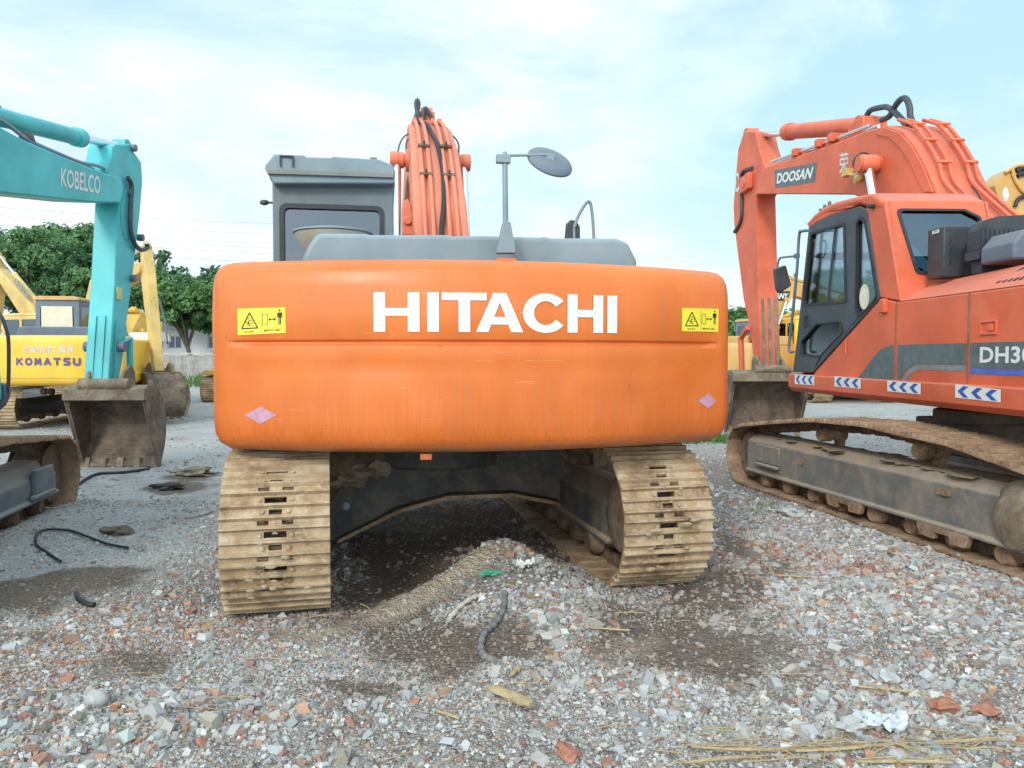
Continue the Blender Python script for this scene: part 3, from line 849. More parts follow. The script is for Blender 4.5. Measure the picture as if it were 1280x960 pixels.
for cx_, cy_, w_, h_ in ((326, 519, 20, 11), (885, 501, 14, 9.5)):
    b = MB(HU); q = [hhit(cx_ - w_, cy_), hhit(cx_, cy_ + h_), hhit(cx_ + w_, cy_), hhit(cx_, cy_ - h_)]
    q = [(max(-1.45, min(1.45, x)), z) for x, z in q]
    b.add([hsurf(x, z, .003) for x, z in q] + [hsurf((q[0][0] + q[2][0]) / 2, (q[0][1] + q[2][1]) / 2, .003)], [(0, 1, 4), (1, 2, 4), (2, 3, 4), (3, 0, 4)])
    build(b, 'reflector', M['reflector'], cw, recalc=False)
# grey engine hood
hp = .62
hoodpts = [(376, 327), (384, 308), (395, 293), (402, 291), (455, 291.5), (462, 293), (560, 293), (566, 294.5), (604, 294), (674, 296), (682, 295), (690, 297), (772, 297.5), (786, 303), (797, 326)]
b = MB(HU); hpoly = [HU.ony(*p, hp) for p in hoodpts]; hpoly = [(hpoly[0][0], 1.9)] + hpoly + [(hpoly[-1][0], 1.9)]
b.prism(hpoly, XZ, hp, hp + 1.25)
hood = build(b, 'hood', M['grey_blue'], hit, bevel=.03, seg=3)
b = MB(HU)
for i in range(9): b.box((-.55 + i * .16, hp + .8, hpoly[4][1] + .005), (.09, .5, .012))
build(b, 'vent', M['black'], hood)
# precleaner bowl beside the cab window
x, z = HU.ony(417, 292.5, 1.25)
b = MB(HU); b.lathe((x, 1.25, z - .17), (0, 0, 1), [(0, .15), (.02, .17), (.05, .195), (.12, .245), (.165, .262)], 28)
pcb = build(b, 'precleaner', plain('beige_plastic', (.36, .34, .29), .6), hit)
b = MB(HU); b.lathe((x, 1.25, z), (0, 0, 1), [(0, .272), (.012, .272), (.026, .2), (.034, .03)], 28); build(b, 'lid', M['grey_blue'], pcb)
# rear-view mirror on its post
yp = .42
b = MB(HU)
x, z = HU.ony(632, 322, yp); zb_ = 2.052
b.box((x, yp, zb_ + .02), (.12, .10, .05)); pm = build(b, 'mirror_foot', M['h_orange'], hit, bevel=.006)
b = MB(HU)
P = lambda px, py: HU.ony(px, py, yp)
b.prism([P(620, 317), P(644, 317), P(637, 278), P(628.5, 278)], XZ, yp - .035, yp + .035)
b.cyl((P(632, 280)[0], yp, P(632, 280)[1]), (P(631, 196)[0], yp, P(631, 196)[1]), .0165, n=12)
q = P(629, 199); b.box((q[0], yp, q[1]), (.085, .05, .05)); b.cyl((q[0] + .01, yp, q[1]), (q[0] + .01, yp, q[1] + .045), .014, n=8)
q2 = P(690, 193.5); b.cyl((q[0], yp, q[1] + .022), (q2[0], yp - .0, q2[1]), .0085, n=10)
b.box((q2[0] - .01, yp, q2[1] - .02), (.05, .03, .05))
build(b, 'mirror_post', M['grey_blue'], hit, bevel=.004)
c = P(689, 200.5); ctr = Vector((c[0], yp + .03, c[1]))
av = Vector((.965, .10, -.20)).normalized(); bv = Vector((.13, .72, .68)); bv = (bv - av * bv.dot(av)).normalized(); nv = av.cross(bv)
if nv.y > 0: nv = -nv
b = MB(HU); vs = []; fs = []; n = 40; rad = 29.5 / FPX * (HU.M @ ctr).y
rows = [(1.0, -.012), (1.0, 0), (.93, .012), (.7, .022), (.35, .03), (.02, .033)]
for rr, hh in rows:
    for i in range(n):
        t = 2 * PI * i / n; vs.append(ctr + av * (rad * rr * math.cos(t)) + bv * (rad * rr * math.sin(t)) + nv * hh)
for k in range(len(rows) - 1):
    for i in range(n): fs.append((k * n + i, k * n + (i + 1) % n, (k + 1) * n + (i + 1) % n, (k + 1) * n + i))
fs += [list(range(n)), list(range((len(rows) - 1) * n, len(rows) * n))]
b.add(vs, fs); build(b, 'mirror', M['navy'], hit)
# front right handrail and small mirror
yr = 3.3; P = lambda px, py: HU.ony(px, py, yr)
b = MB(HU); pts = [P(742.5, 300), P(741, 275), P(738.5, 256), P(735, 252), P(729, 259), P(722, 272), P(718, 284)]
b.tube([(x, yr, z) for x, z in pts], .016, 8); b.cyl((P(742.5, 300)[0], yr, P(742, 300)[1] + .02), (P(744, 340)[0], yr, 1.65), .016); b.cyl((P(718, 284)[0], yr + .01, P(718, 284)[1] + .02), (P(718, 284)[0], yr + .01, 1.65), .014)
build(b, 'handrail', M['grey_blue'], hit)
b = MB(HU); b.prism(rnd([P(707, 300), P(709, 279), P(714, 274), P(721, 275), P(726, 283), P(726, 300)], .03), XZ, yr + .02, yr + .07)
build(b, 'mirror', M['black'], hit, bevel=.012)
# cab
yc = 1.75; P = lambda px, py: HU.ony(px, py, yc)
xl, xr = P(341, 300)[0], P(492, 300)[0]; zt_ = P(400, 227)[1]
w0 = P(352, 322); w1 = P(478, 260)
cb = cab(hit, HU, xl, xr, yc, yc + 1.75, 1.22, zt_, M['grey_cab'], M['glass_dark'], rear_win=(w0[0], w1[0], w0[1] - .12, w1[1]), roof=.02)
fr_ = hole_rect(w0[0] - .012, w1[0] + .012, w0[1] - .13, w1[1] + .012, .06); fi = hole_rect(w0[0] + .022, w1[0] - .022, w0[1] - .09, w1[1] - .022, .04)
b = MB(HU); b.plate(fr_, [fi], XZ, yc - .012, yc + .03); build(b, 'window_seal', M['rubber'], cb)
roofp = [P(*p) for p in [(344, 233), (334, 216), (334, 210), (345, 196.5), (382, 198), (384, 200), (414, 201), (416, 199.5), (474, 203), (491, 210), (494, 218), (493, 233)]]
b = MB(HU); b.prism(rnd(roofp, .015), XZ, yc - .10, yc + 1.3); rf = build(b, 'roof', M['grey_blue'], cb, bevel=.03, seg=3)
b = MB(HU); a_, c_ = P(337, 216), P(492, 221); b.prism([(a_[0], a_[1]), (c_[0], c_[1]), (c_[0], c_[1] - .035), (a_[0], a_[1] - .035)], XZ, yc - .125, yc - .09); build(b, 'drip_rail', paint('weathered_rail', (.2, .2, .19), dust=.5), rf, bevel=.004)
b = MB(HU); a_, c_ = P(352, 199), P(369, 213)
for q in (rect(a_[0], a_[0] + .008, c_[1], a_[1]), rect(c_[0] - .008, c_[0], c_[1], a_[1]), rect(a_[0], c_[0], a_[1] - .008, a_[1])): b.prism(q, XZ, yc - .12, yc - .095)
build(b, 'hatch_edge', M['black'], rf)
b = MB(HU); q = P(467, 203); b.box((q[0], yc - .04, q[1]), (.05, .06, .04)); b.cyl((q[0], yc - .09, q[1] - .01), (q[0], yc - .02, q[1] - .01), .025); build(b, 'work_lamp', M['rust'], rf)
b = MB(HU); q = P(334, 250); b.cyl((q[0] - .05, yc + .1, q[1]), (q[0] + .06, yc + .1, q[1]), .008); b.blob((q[0] - .035, yc + .1, q[1]), (.035, .02, .022), 1, 0, 2); build(b, 'marker_lamp', M['black'], cb)
# boom
def hb(y, z): return (y, z)
rear_edge = [(2.70, 1.75), (3.0, 2.25), (3.5, 3.02), (4.2, 3.72), (4.95, 4.16), (5.6, 4.40), (6.3, 4.42), (8.9, 3.85)]
front_edge = [(9.05, 3.45), (6.4, 3.85), (5.7, 3.78), (5.0, 3.50), (4.3, 2.90), (3.7, 2.25), (3.2, 1.7)]
out_ = [tuple(v) for v in [Vector(p) for p in rear_edge + front_edge]]
b = MB(HU)
vs = []; n = len(out_)
hw = lambda y: .268 - .012 * max(0, min(2, y - 3.3))
vs = [(-hw(y), y, z) for y, z in out_] + [(hw(y), y, z) for y, z in out_]
b.add(vs, [list(range(n))[::-1], list(range(n, 2 * n))] + [(i, (i + 1) % n, n + (i + 1) % n, n + i) for i in range(n)])
T_ = Matrix.Translation((-.045, 0, 0)); b.v = [T_ @ p for p in b.v]
boom = build(b, 'boom', M['boom_orange'], hit, bevel=.02, seg=2, ang=30)
def edge_pt(f, off=.0):                # point along the rear/top edge of the boom
    P_ = [Vector(p) for p in rear_edge]; L_ = [0]
    for i in range(len(P_) - 1): L_.append(L_[-1] + (P_[i + 1] - P_[i]).length)
    s = f * L_[-1]; i = max(j for j in range(len(P_) - 1) if L_[j] <= s); t = (s - L_[i]) / (L_[i + 1] - L_[i])
    p = P_[i].lerp(P_[i + 1], t); d = (P_[i + 1] - P_[i]).normalized(); nn = Vector((-d.y, d.x))
    return p + nn * off
for x in (-.175, -.095, .06, .14):
    b = MB(HU); b.tube([(x - .03, *edge_pt(f, .045 if k else .03)) for k, f in enumerate([.06, .15, .25, .36, .47, .55])], .0235, 8); build(b, 'hydraulic_pipe', M['boom_orange'], boom)
for f, xs in ((.26, (-.165, .07)), (.335, (-.165, .07))):
    for x in xs:
        b = MB(HU); q = edge_pt(f, .05); b.box((x, q.x, q.y), (.13, .035, .05), Matrix.Rotation(.9, 3, 'X')); b.cyl((x, q.x, q.y), (x, q.x - .05, q.y + .05), .012, n=6); build(b, 'pipe_clamp', M['rust'], boom, bevel=.004)
for xs in (-.05,):
    b = MB(HU); b.tube([(xs + dx, *edge_pt(f, .04)) for f, dx in ((.08, .05), (.14, -.0), (.2, .04), (.27, .06), (.34, .035), (.41, -.0), (.46, -.02), (.5, -.03), (.53, -.07), (.55, -.15))], .024, 8); build(b, 'hose', M['rubber'], boom)
b = MB(HU); q = edge_pt(.56, .05)
for x in (-.17, -.09, .06, .14): b.box((x - .03, q.x, q.y), (.055, .12, .10)); b.cyl((x - .03, q.x - .08, q.y), (x - .03, q.x + .1, q.y + .04), .026, n=8)
b.box((-.04, q.x, q.y - .02), (.4, .1, .08)); build(b, 'pipe_block', M['boom_orange'], boom, bevel=.01)
def px_tube(pix, y, r): return [(*HU.ony(px, py, y)[:1], y, HU.ony(px, py, y)[1]) for px, py in pix]
for pix, r in (([(517, 157), (518, 150), (521, 141), (520, 130), (521.5, 125), (523.5, 130), (522, 142), (524, 152), (527, 158)], .026), ([(529, 157), (529, 145), (530, 137), (533, 136), (539, 146), (544, 158)], .026)):
    b = MB(HU); b.tube(px_tube(pix, 6.0, r), r, 8); build(b, 'hose', M['hose_blue'], boom)
for pix in ([(497, 193), (499, 182), (504, 172), (512, 167), (520, 167)], [(522, 163), (536, 168), (548, 163), (560, 169)], [(557, 168), (566, 170), (573, 180), (573, 195)], [(508, 190), (508, 178), (514, 170)]):
    b = MB(HU); b.tube(px_tube(pix, 5.1, .008), .010, 6); build(b, 'grease_line', M['hose_blue'], boom)
# boom rams either side
pin = (5.0, 3.80)
b = MB(HU); b.cyl((-.47, *pin), (.38, *pin), .075, n=20); b.cyl((-.51, *pin), (-.42, *pin), .10, n=18); b.cyl((.33, *pin), (.42, *pin), .10, n=18)
b.cyl((-.33, *pin), (-.24, *pin), .13, n=20); build(b, 'boom_pin', M['boom_orange'], boom, bevel=.006)
for sx in (-.435, .345):
    base = Vector((4.15, 1.25)); tp = Vector(pin)
    ram(hit, HU, (sx, *base), (sx, *(base + (tp - base) * .30)), (sx, *tp), .085, M['boom_orange'])
# arm, arm ram and bucket hidden in part ahead
tip = (8.95, 3.62)
b = MB(HU); b.prism(rnd([(8.55, 4.45), (8.75, 4.5), (9.25, 3.9), (9.3, 3.3), (8.15, 1.3), (7.95, 1.35), (8.65, 3.4)], .08), YZ, -.20, .16); arm = build(b, 'arm', M['boom_orange'], hit, bevel=.015)
ram(hit, HU, (-.02, 6.2, 4.72), (-.02, 7.6, 4.6), (-.02, 8.65, 4.45), .08, M['boom_orange'])
b = MB(HU); b.box((-.02, 6.2, 4.56), (.2, .3, .3)); build(b, 'ram_bracket', M['boom_orange'], boom, bevel=.01)
bucket(hit, HU, -.02, 1.2, 7.95, 1.2, 1.15, M['rust'], M['rust_light'])
# the curved orange link between rod and boom
b = MB(HU); yk = 3.9
lk = [HU.ony(*p, yk) for p in [(503, 294), (503, 262), (506, 250), (510, 248), (514, 256), (517, 275), (517, 294)]]
b.prism(rnd(lk, .03), XZ, yk, yk + .12); q = HU.ony(509.5, 276, yk); b.cyl((q[0], yk - .03, q[1]), (q[0], yk + .14, q[1]), .045); build(b, 'link_plate', M['boom_orange'], hit, bevel=.01)
# mud clods clinging to the shoes
b = MB(HL)
for i in range(40):
    sd = random.choice((-1, 1)); x = sd * 1.16 + random.uniform(-.2, .2); a = random.uniform(150, 215)
    y = .20 + .475 * math.cos(R(a)); z = .455 + .475 * math.sin(R(a))
    s = random.uniform(.004, .014); b.blob((x, y, z), (s * random.uniform(1, 2.6), s * .8, s * .9), i, .35, 2)
for k in range(0):
    x = -1.16 + random.uniform(-.2, .17); b.blob((x, .20 - .462, .545 + random.uniform(-.010, .010)), (.045, .007, .023), k + 90, .55, 3)
tag(build(b, 'packed_mud', M['clod'], hit), kind='stuff')
# ================================================================== faded orange-red excavator on the right
DU = Frame(5.1, 4.0, 2.0)
DL = Frame(5.08, 4.85, 10.6)
doo = thing('excavator', DU, 'faded orange-red excavator with black door frame, blue arrow stickers and a low number stripe', 'excavator', GRP)
undercarriage(doo, DL, 2.62, .60, (.40, .375, .33), (4.55, .36, .34), [(.5, .026), (4.1, .026)], [(1.2, .84), (2.3, .90), (3.2, .87)],
              (M['mud_red'], M['mud_dark'], M['frame_grey'], M['mud_red']), 2, pitch=.205, frame_h=(.18, .61), rollers=8, carriers=2, starts=(.2, .5), frw=.46, sh=.08)
XS = -1.31 - .26
b = MB(DL)      # final drive cover and its housing, outer side of the near track
b.lathe((XS + .16, .66, .38), (-1, 0, 0), [(0, .30), (.05, .30), (.09, .28), (.15, .20), (.17, .19), (.2, .1), (.2, .02)], 28)
build(b, 'final_drive', M['rust_light'], doo, bevel=.01)
for y in (1.35, 2.6):
    b = MB(DL); b.prism(rnd([(y - .28, .19), (y + .28, .19), (y + .24, .09), (y + .08, .085), (y + .08, .14), (y - .08, .14), (y - .08, .085), (y - .24, .09)], .02), YZ, XS - .0, XS + .05); build(b, 'roller_guard', M['mud_red'], doo, bevel=.006)
b = MB(DL)      # idler yoke, holes and tie lugs on the frame
b.box((XS + .03, 4.0, .42), (.05, .5, .2)); b.box((XS + .0, 3.98, .30), (.06, .45, .035))
build(b, 'idler_yoke', M['frame_grey'], doo, bevel=.012)
b = MB(DL)
for y, z in ((3.35, .44), (3.9, .46)): b.cyl((XS + .03, y, z), (XS - .012 + .03, y, z), .045, n=16)
b.box((XS + .03 , 1.35, .47), (.05, .12, .05))
split(b, 'frame_boss', M['mud_red'], doo)
b = MB(DL)
for i in range(60):
    y = random.uniform(.4, 4.2); x = -1.31 + random.uniform(-.16, .16); s = random.uniform(.02, .06); b.blob((x, y, .605), (s * 1.6, s * 2.2, s * .2), i, .5, 2)
tag(build(b, 'settled_dirt', earthy('frame_dirt', [(.2, .15, .10), (.3, .23, .16), (.4, .32, .23)], sc=16), doo), kind='stuff')
XF = -1.45
S = lambda px, py, x=XF: DU.onx(px, py, x)
# body side: lower beam, side wall, chamfered cowl
zdeck_t = S(1120, 374)[1]
b = MB(DU)
wall = [S(1017, 466), S(1101, 372), S(1120, 372), S(1210, 364), S(1280, 356)]
zt2 = wall[-1][1]
wall = wall[:3] + [(wall[3][0], zt2 + .0), (-.25, zt2), (-.25, 1.22), (wall[0][0], 1.22)]
wall[2] = (wall[2][0], zt2)
b.prism(wall, YZ, XF, XF + .06)
yA, yB = wall[2][0], -.25
b.add([(XF, yA, zt2), (XF, yB, zt2), (XF + .30, yB, 2.27), (XF + .34, yA, 2.18), (XF + .3, yA, zt2 - .4), (XF + .3, yB, zt2 - .4)], [(0, 1, 2, 3), (0, 3, 4), (1, 5, 2), (3, 2, 5, 4)])
b.prism([(XF + .29, 2.262), (1.1, 2.262), (1.45, 2.0), (1.45, 1.0), (XF + .29, 1.0)], XZ, yB, 1.9)
b.box((.95, 3.4, 1.5), (.95, 3.0, .9))
body = build(b, 'body', M['d_orange'], doo, bevel=.018)
b = MB(DU)
tl, tr_, bl, br = S(992, 467), S(1280, 486 + 1), S(994, 489), S(1280, 521)
zt_, zb_ = (tl[1] + tr_[1]) / 2, (bl[1] + br[1]) / 2
b.prism(rnd([(XF - .05, zb_ + .05), (XF - .05, zt_), (XF + .1, zt_ + .015), (1.4, zt_), (1.4, zb_), (XF, zb_)], .015), XZ, -.25, tl[0] + .04)
deck = build(b, 'deck_beam', M['d_orange'], doo, bevel=.012)
XB = XF - .054
for x0_, x1_, ya_, yb_, yc_, yd_ in ((993.5, 1018, 468, 480, 469, 481.5), (1043, 1076, 470, 483, 473, 486), (1109, 1151, 475.5, 489, 479, 493), (1194, 1251, 480, 497, 487, 503)):
    c4 = [S(x0_, yb_, XB), S(x1_, yd_, XB), S(x1_, yc_, XB), S(x0_, ya_, XB)]
    q = [(XB, *c) for c in c4]
    b = MB(DU); b.add(q, [(0, 1, 2, 3)], 0)
    for k in range(3):
        u = .06 + k * .31
        for pts in ([(u, .5), (u + .13, .92), (u + .25, .92), (u + .12, .5)], [(u, .5), (u + .12, .5), (u + .25, .08), (u + .13, .08)]):
            vs = [bilerp(q, a, c) + Vector((-.0015, 0, 0)) for a, c in pts]; b.add(vs, [(0, 1, 2, 3)], 1)
    build(b, 'arrow_sticker', [M['white'], M['decal_blue']], deck, recalc=False)
# stripe, number, seams
b = MB(DU); X1 = XF - .003; zb0 = S(1150, 456)[1]; zs = S(1200, 429)[1]; zlow = 1.225
yy = lambda px, py=445: S(px, py)[0]
y1, y2, y3, y4, y5 = yy(1066, 466), yy(1117), yy(1122), yy(1208), yy(1213)
def strip(poly, mi, x=X1): b.add([(x, *p) for p in poly], [list(range(len(poly)))], mi)
strip([(y1, zlow), (yy(1080, 455), 1.36), (yy(1092, 440), 1.50), (yy(1104, 430), zs - .02), (y2, zs), (y2, zlow)], 0)
zg = S(1205, 456)[1]
strip([(y3, zs), (y4, zs), (y4, zg), (yy(1145), zg), (yy(1133), zg - .06), (y3, zlow)], 0)
strip([(yy(1150), zg - .004), (y4, zg - .004), (y4, zg - .05), (yy(1150), zg - .05), (yy(1138), zg - .09), (yy(1133), zlow), (yy(1126), zlow), (yy(1134), zg - .07), (yy(1144), zg - .01)], 1)
strip([(y5, zs), (-.24, zs), (-.24, zg - .02), (y5, zg - .02)], 0)
strip([(y5, zg - .024), (-.24, zg - .024), (-.24, zg - .07), (y5, zg - .07)], 2)
build(b, 'stripe', [M['decal_grey'], M['stripe_grey'], M['stripe_blue']], body, recalc=False)
b = MB(DU); X2 = XF - .006
ya_, yb_ = S(1224.5, 455, X2)[0], S(1280, 433, X2)[0]
wy = (ya_ - yb_) * 1.45
q = [(X2, ya_, S(1224, 453.5, X2)[1]), (X2, ya_ - wy, S(1224, 453.5, X2)[1]), (X2, ya_ - wy, S(1224, 433.5, X2)[1]), (X2, ya_, S(1224, 433.5, X2)[1])]
write(b, 'DH300', q, .028, spacing=1.04); build(b, 'lettering', M['white'], body, recalc=False)
for px in (1119.5, 1210.5):
    b = MB(DU); y = yy(px); b.box((XF, y, (zt2 + 1.23) / 2), (.013, .012, zt2 - 1.25)); build(b, 'panel_seam', M['rust'], body)
b = MB(DU); q0, q1 = S(1226, 401), S(1247, 418)
b.plate(rect(q1[0], q0[0], q1[1], q0[1]), [rect(q1[0] + .018, q0[0] - .018, q1[1] + .018, q0[1] - .018)], YZ, XF - .012, XF + .01)
b.box((XF - .006, (q0[0] + q1[0]) / 2 - .02, (q0[1] + q1[1]) / 2), (.014, .06, .05)); build(b, 'latch', M['d_orange'], body, bevel=.003)
b = MB(DU); q0, q1 = S(1103.5, 374), S(1109.5, 391); b.box((XF - .015, (q0[0] + q1[0]) / 2, (q0[1] + q1[1]) / 2), (.05, abs(q0[0] - q1[0]), q0[1] - q1[1])); build(b, 'handle', M['d_orange'], body, bevel=.012)
b = MB(DU); q0, q1 = S(1059.5, 424), S(1059.5, 443); b.cyl((XF - .02, *q0), (XF - .02, *q1), .008); build(b, 'hinge_rod', M['d_orange'], body)
b = MB(DU)      # louvres in the chamfer
fq = lambda y: (y - yB) / (yA - yB)
cz = lambda x, y: zt2 + (x - XF) / (.30 + .04 * fq(y)) * (2.27 - .09 * fq(y) - zt2) + .012
for k in range(7):
    y0_ = DU.onx(1244.5 + k * 7, 354, XF + .05)[0]
    b = MB(DU); q = []
    for x, dy in ((XF + .05, 0), (XF + .05, -.030), (XF + .24, -.075), (XF + .24, -.045)):
        q.append(Vector((x, y0_ + dy, cz(x, y0_) + .006)))
    b.add(q + [v + Vector((.012, 0, -.035)) for v in q], [(0, 1, 2, 3), (7, 6, 5, 4), (0, 4, 5, 1), (1, 5, 6, 2), (2, 6, 7, 3), (3, 7, 4, 0)]); build(b, 'louvre', M['decal_black'], body, recalc=False)
# cab: traced in its own side plane, mirrored for the far side
door = [S(*p) for p in [(992, 465), (1003, 370), (1012, 284), (1024, 276), (1040, 269), (1076, 257.5), (1084, 262), (1092, 312), (1102, 372), (1017, 466)]]
g1 = rnd([S(*p) for p in [(1015, 292), (1057, 279), (1059, 377), (1005, 382)]], .05)
g2 = rnd([S(*p) for p in [(1072, 278), (1077, 271), (1082.5, 277), (1097.5, 369), (1093, 378), (1074, 396), (1071, 388)]], .03)
g3 = rnd([S(*p) for p in [(1002, 428), (1022, 405), (1052, 402), (1055, 415), (1026, 446), (1002.5, 443)]], .04)
b = MB(DU); b.plate(door, [g1, g2, g3], YZ, XF - .012, XF + .05)
cabd = build(b, 'cab', M['door_black'], doo, bevel=.008)
b = MB(DU)
for g in (g1, g2, g3):
    cx_ = sum(p[0] for p in g) / len(g); cz_ = sum(p[1] for p in g) / len(g)
    big = [(cx_ + (p[0] - cx_) * 1.035, cz_ + (p[1] - cz_) * 1.03) for p in g]; sm_ = [(cx_ + (p[0] - cx_) * .955, cz_ + (p[1] - cz_) * .96) for p in g]
    b.plate(big, [sm_], YZ, XF - .02, XF + .01)
build(b, 'window_seal', M['rubber'], cabd)
for g in (g1, g2, g3):
    b = MB(DU); b.prism(g, YZ, XF + .012, XF + .018); build(b, 'window', M['glass'], cabd)
b = MB(DU); m0, m1 = S(1044, 284), S(1034, 380); b.prism([(m0[0] - .012, m0[1]), (m0[0] + .012, m0[1]), (m1[0] + .012, m1[1]), (m1[0] - .012, m1[1])], YZ, XF - .006, XF + .012); build(b, 'sliding_window_bar', M['door_black'], cabd)
XR = XF + 1.0
# orange shell: pillar, roof, rear wall
r0, r1 = S(1126, 372), S(1106, 242)        # rear corner, bottom and top
r1 = (r1[0] , 2.98)
b = MB(DU)
pil = [S(1101, 372), S(1092, 312), S(1084, 262), S(1076, 257.5), S(1040, 269), S(1024, 276), S(1012, 284), S(1008, 280), S(1022, 266), S(1036, 257), (r1[0] + .25, r1[1]), r1, (r0[0], zt2)]
b.prism(pil, YZ, XF - .004, XF + .055); b.prism([(p[0], p[1]) for p in pil], YZ, XR - .055, XR)
build(b, 'side_pillar', M['d_orange'], cabd, bevel=.012)
rear = lambda u, v, t: (XF + .03 + (XR - XF - .06) * u, r0[0] + (r1[0] - r0[0]) * v + t, zt2 - .3 * (1 - v) * 0 + (r1[1] - zt2) * v)
# rear wall with its window opening, in a leaned plane
def RW(px, py):
    lo_, hi_ = 0.0, 1.0
    yv = r0[0] + (r1[0] - r0[0]) * .5
    for _ in range(12):
        x, z = DU.ony(px, py, yv); v = (z - zt2) / (r1[1] - zt2); yv = r0[0] + (r1[0] - r0[0]) * v
    return ((x - XF - .03) / (XR - XF - .06), v)
win = rnd([RW(*p) for p in [(1121.5, 262), (1205, 262.5), (1225, 272), (1235, 340), (1146, 341)]], .05)
b = MB(DU); b.plate(rect(0, 1, -.35, 1), [win], rear, 0, .05)
build(b, 'rear_wall', M['d_orange'], cabd, bevel=.01)
cx_ = sum(p[0] for p in win) / len(win); cz_ = sum(p[1] for p in win) / len(win)
b = MB(DU); b.plate([(cx_ + (p[0] - cx_) * 1.03, cz_ + (p[1] - cz_) * 1.04) for p in win], [[(cx_ + (p[0] - cx_) * .96, cz_ + (p[1] - cz_) * .955) for p in win]], rear, -.012, .03); build(b, 'window_seal', M['rubber'], cabd)
b = MB(DU); b.plate(win, [], rear, .018, .024); build(b, 'window', M['glass_dark'], cabd)
yfr = S(1012, 284)[0]
b = MB(DU)
up_ = [S(*p) for p in [(1009.5, 287), (1010.5, 278), (1017, 268.5), (1028, 260), (1045, 252), (1070, 245.5), (1090, 241.5)]] + [(r1[0] + .05, r1[1] + .02), (r1[0] - .02, r1[1] - .03)]
rp = up_ + [(r1[0] + .02, r1[1] - .09)] + [S(*p) for p in [(1084, 258.5), (1074, 255), (1040, 265.5), (1022, 274), (1014, 282)]]
b.prism(rp, YZ, XF - .008, XR)
build(b, 'roof', M['d_orange'], cabd, bevel=.045, seg=3)
b = MB(DU); yb0 = S(995, 465)[0]
b.plate(rect(XF + .03, XR, 1.22, 2.70), [hole_rect(XF + .1, XR - .07, 1.9, 2.62)], lambda a, c, t: (a, t + (yfr - yb0) * (c - 1.22) / 1.5 - .08, c), yb0 - .06, yb0 - .02); b.box(((XF + XR) / 2, (r0[0] + yb0) / 2, 1.24), (.98, yb0 - r0[0] - .1, .05))
fp = build(b, 'front_frame', M['d_orange'], cabd)
b = MB(DU)
b.box((XF + .45, 4.25, 1.75), (.48, .5, .14)); b.box((XF + .45, 3.98, 2.1), (.46, .13, .62)); b.box((XF + .45, 3.98, 2.5), (.26, .1, .18)); b.box((XF + .45, 4.2, 1.45), (.34, .34, .45)); b.box((XF + .14, 4.55, 1.8), (.12, .3, .5)); b.box((XF + .8, 4.6, 1.85), (.1, .3, .6))
build(b, 'seat', M['seat'], cabd, bevel=.04)
b = MB(DU); q0 = S(1082, 373); 
cxx, czz = S(1083, 371); n = 28
b.add([(XF - .022, cxx + .10 * math.cos(2 * PI * i / n), czz + .125 * math.sin(2 * PI * i / n)) for i in range(n)], [list(range(n))], 0)
b.add([(XF - .024, cxx + .06 * math.cos(2 * PI * i / n), czz + .085 * math.sin(2 * PI * i / n)) for i in range(n)], [list(range(n))], 1)
q = [(XF - .026, cxx + .022, czz - .05), (XF - .026, cxx - .022, czz - .05), (XF - .026, cxx - .022, czz + .05), (XF - .026, cxx + .022, czz + .05)]; write(b, '6', q, .02, 0)
build(b, 'round_sticker', [plain('cream_sticker', (.74, .66, .42), .5), M['white']], cabd, recalc=False)
b = MB(DU); q0, q1 = S(1010, 395), S(1013, 415); b.box((XF - .03, *S(1008, 402)), (.03, .05, .14)); b.tube([(XF - .03, *S(1021, 300)), (XF - .05, *S(1024, 303)), (XF - .05, *S(1022, 320)), (XF - .03, *S(1019, 323))], .008); build(b, 'handle', M['black'], cabd, bevel=.006)
b = MB(DU); q = S(1093, 258); b.box((XF - .03, *q), (.06, .05, .04)); build(b, 'marker_lamp', M['rubber'], cabd, bevel=.01)
b = MB(DU)
for px, py in ((1037, 252), (1031, 256), (1026, 261)): q = DU.onx(px, py, XF + .25); b.cyl((XF + .25, q[0], q[1] - .12), (XF + .25, q[0], q[1]), .03, .02, n=8)
build(b, 'roof_lamp', M['rust'], cabd)
# handrail with mirror at the front corner
XM = XF - .12
m = lambda px, py: (XM, *DU.onx(px, py, XM))
b = MB(DU); b.tube([m(1012, 288), m(1003, 289), m(999, 294), m(996, 340), m(990, 400), m(986, 436), m(992, 440)], .017, 8); b.box(m(996, 320), (.05, .06, .05))
b.tube([m(996, 320), m(981, 321.5), m(975, 323), m(972.5, 329), m(972, 336)], .012, 8); rail = build(b, 'handrail', M['navy'], doo)
b = MB(DU); q = [DU.ony(px, py, 5.7) for px, py in [(967, 336), (982, 331), (989, 357), (974, 367), (970, 362)]]; b.prism(rnd(q, .03), XZ, 5.68, 5.74); build(b, 'mirror', M['black'], rail, bevel=.015)
# things standing on the engine deck
XK = XF + .42; K = lambda px, py: DU.onx(px, py, XK)
b = MB(DU); k0, k1, k2 = (r0[0] - .05, K(1160, 283)[1]), (r0[0] - .30, 2.5), None
k0 = (k0[0], DU.ony(1181, 282, k1[0])[1]); f0 = DU.ony(1180, 282, k1[0]); f1 = DU.ony(1222, 283, k1[0])
b.box(((f0[0] + f1[0]) / 2, (k0[0] + k1[0]) / 2, (k0[1] + 2.2) / 2), (f1[0] - f0[0], k0[0] - k1[0], k0[1] - 2.2)); bx_ = build(b, 'battery_box', M['black'], doo, bevel=.012)
b = MB(DU); xx = (f0[0]) - .003
q0, q1 = DU.onx(1165.5, 293, xx), DU.onx(1174, 286.5, xx); b.plate(rect(q1[0], q0[0], q0[1], q1[1]), [rect(q1[0] + .02, q0[0] - .02, q0[1] + .02, q1[1] - .015)], YZ, xx - .003, xx); build(b, 'paper_label', M['decal_pale'], bx_)
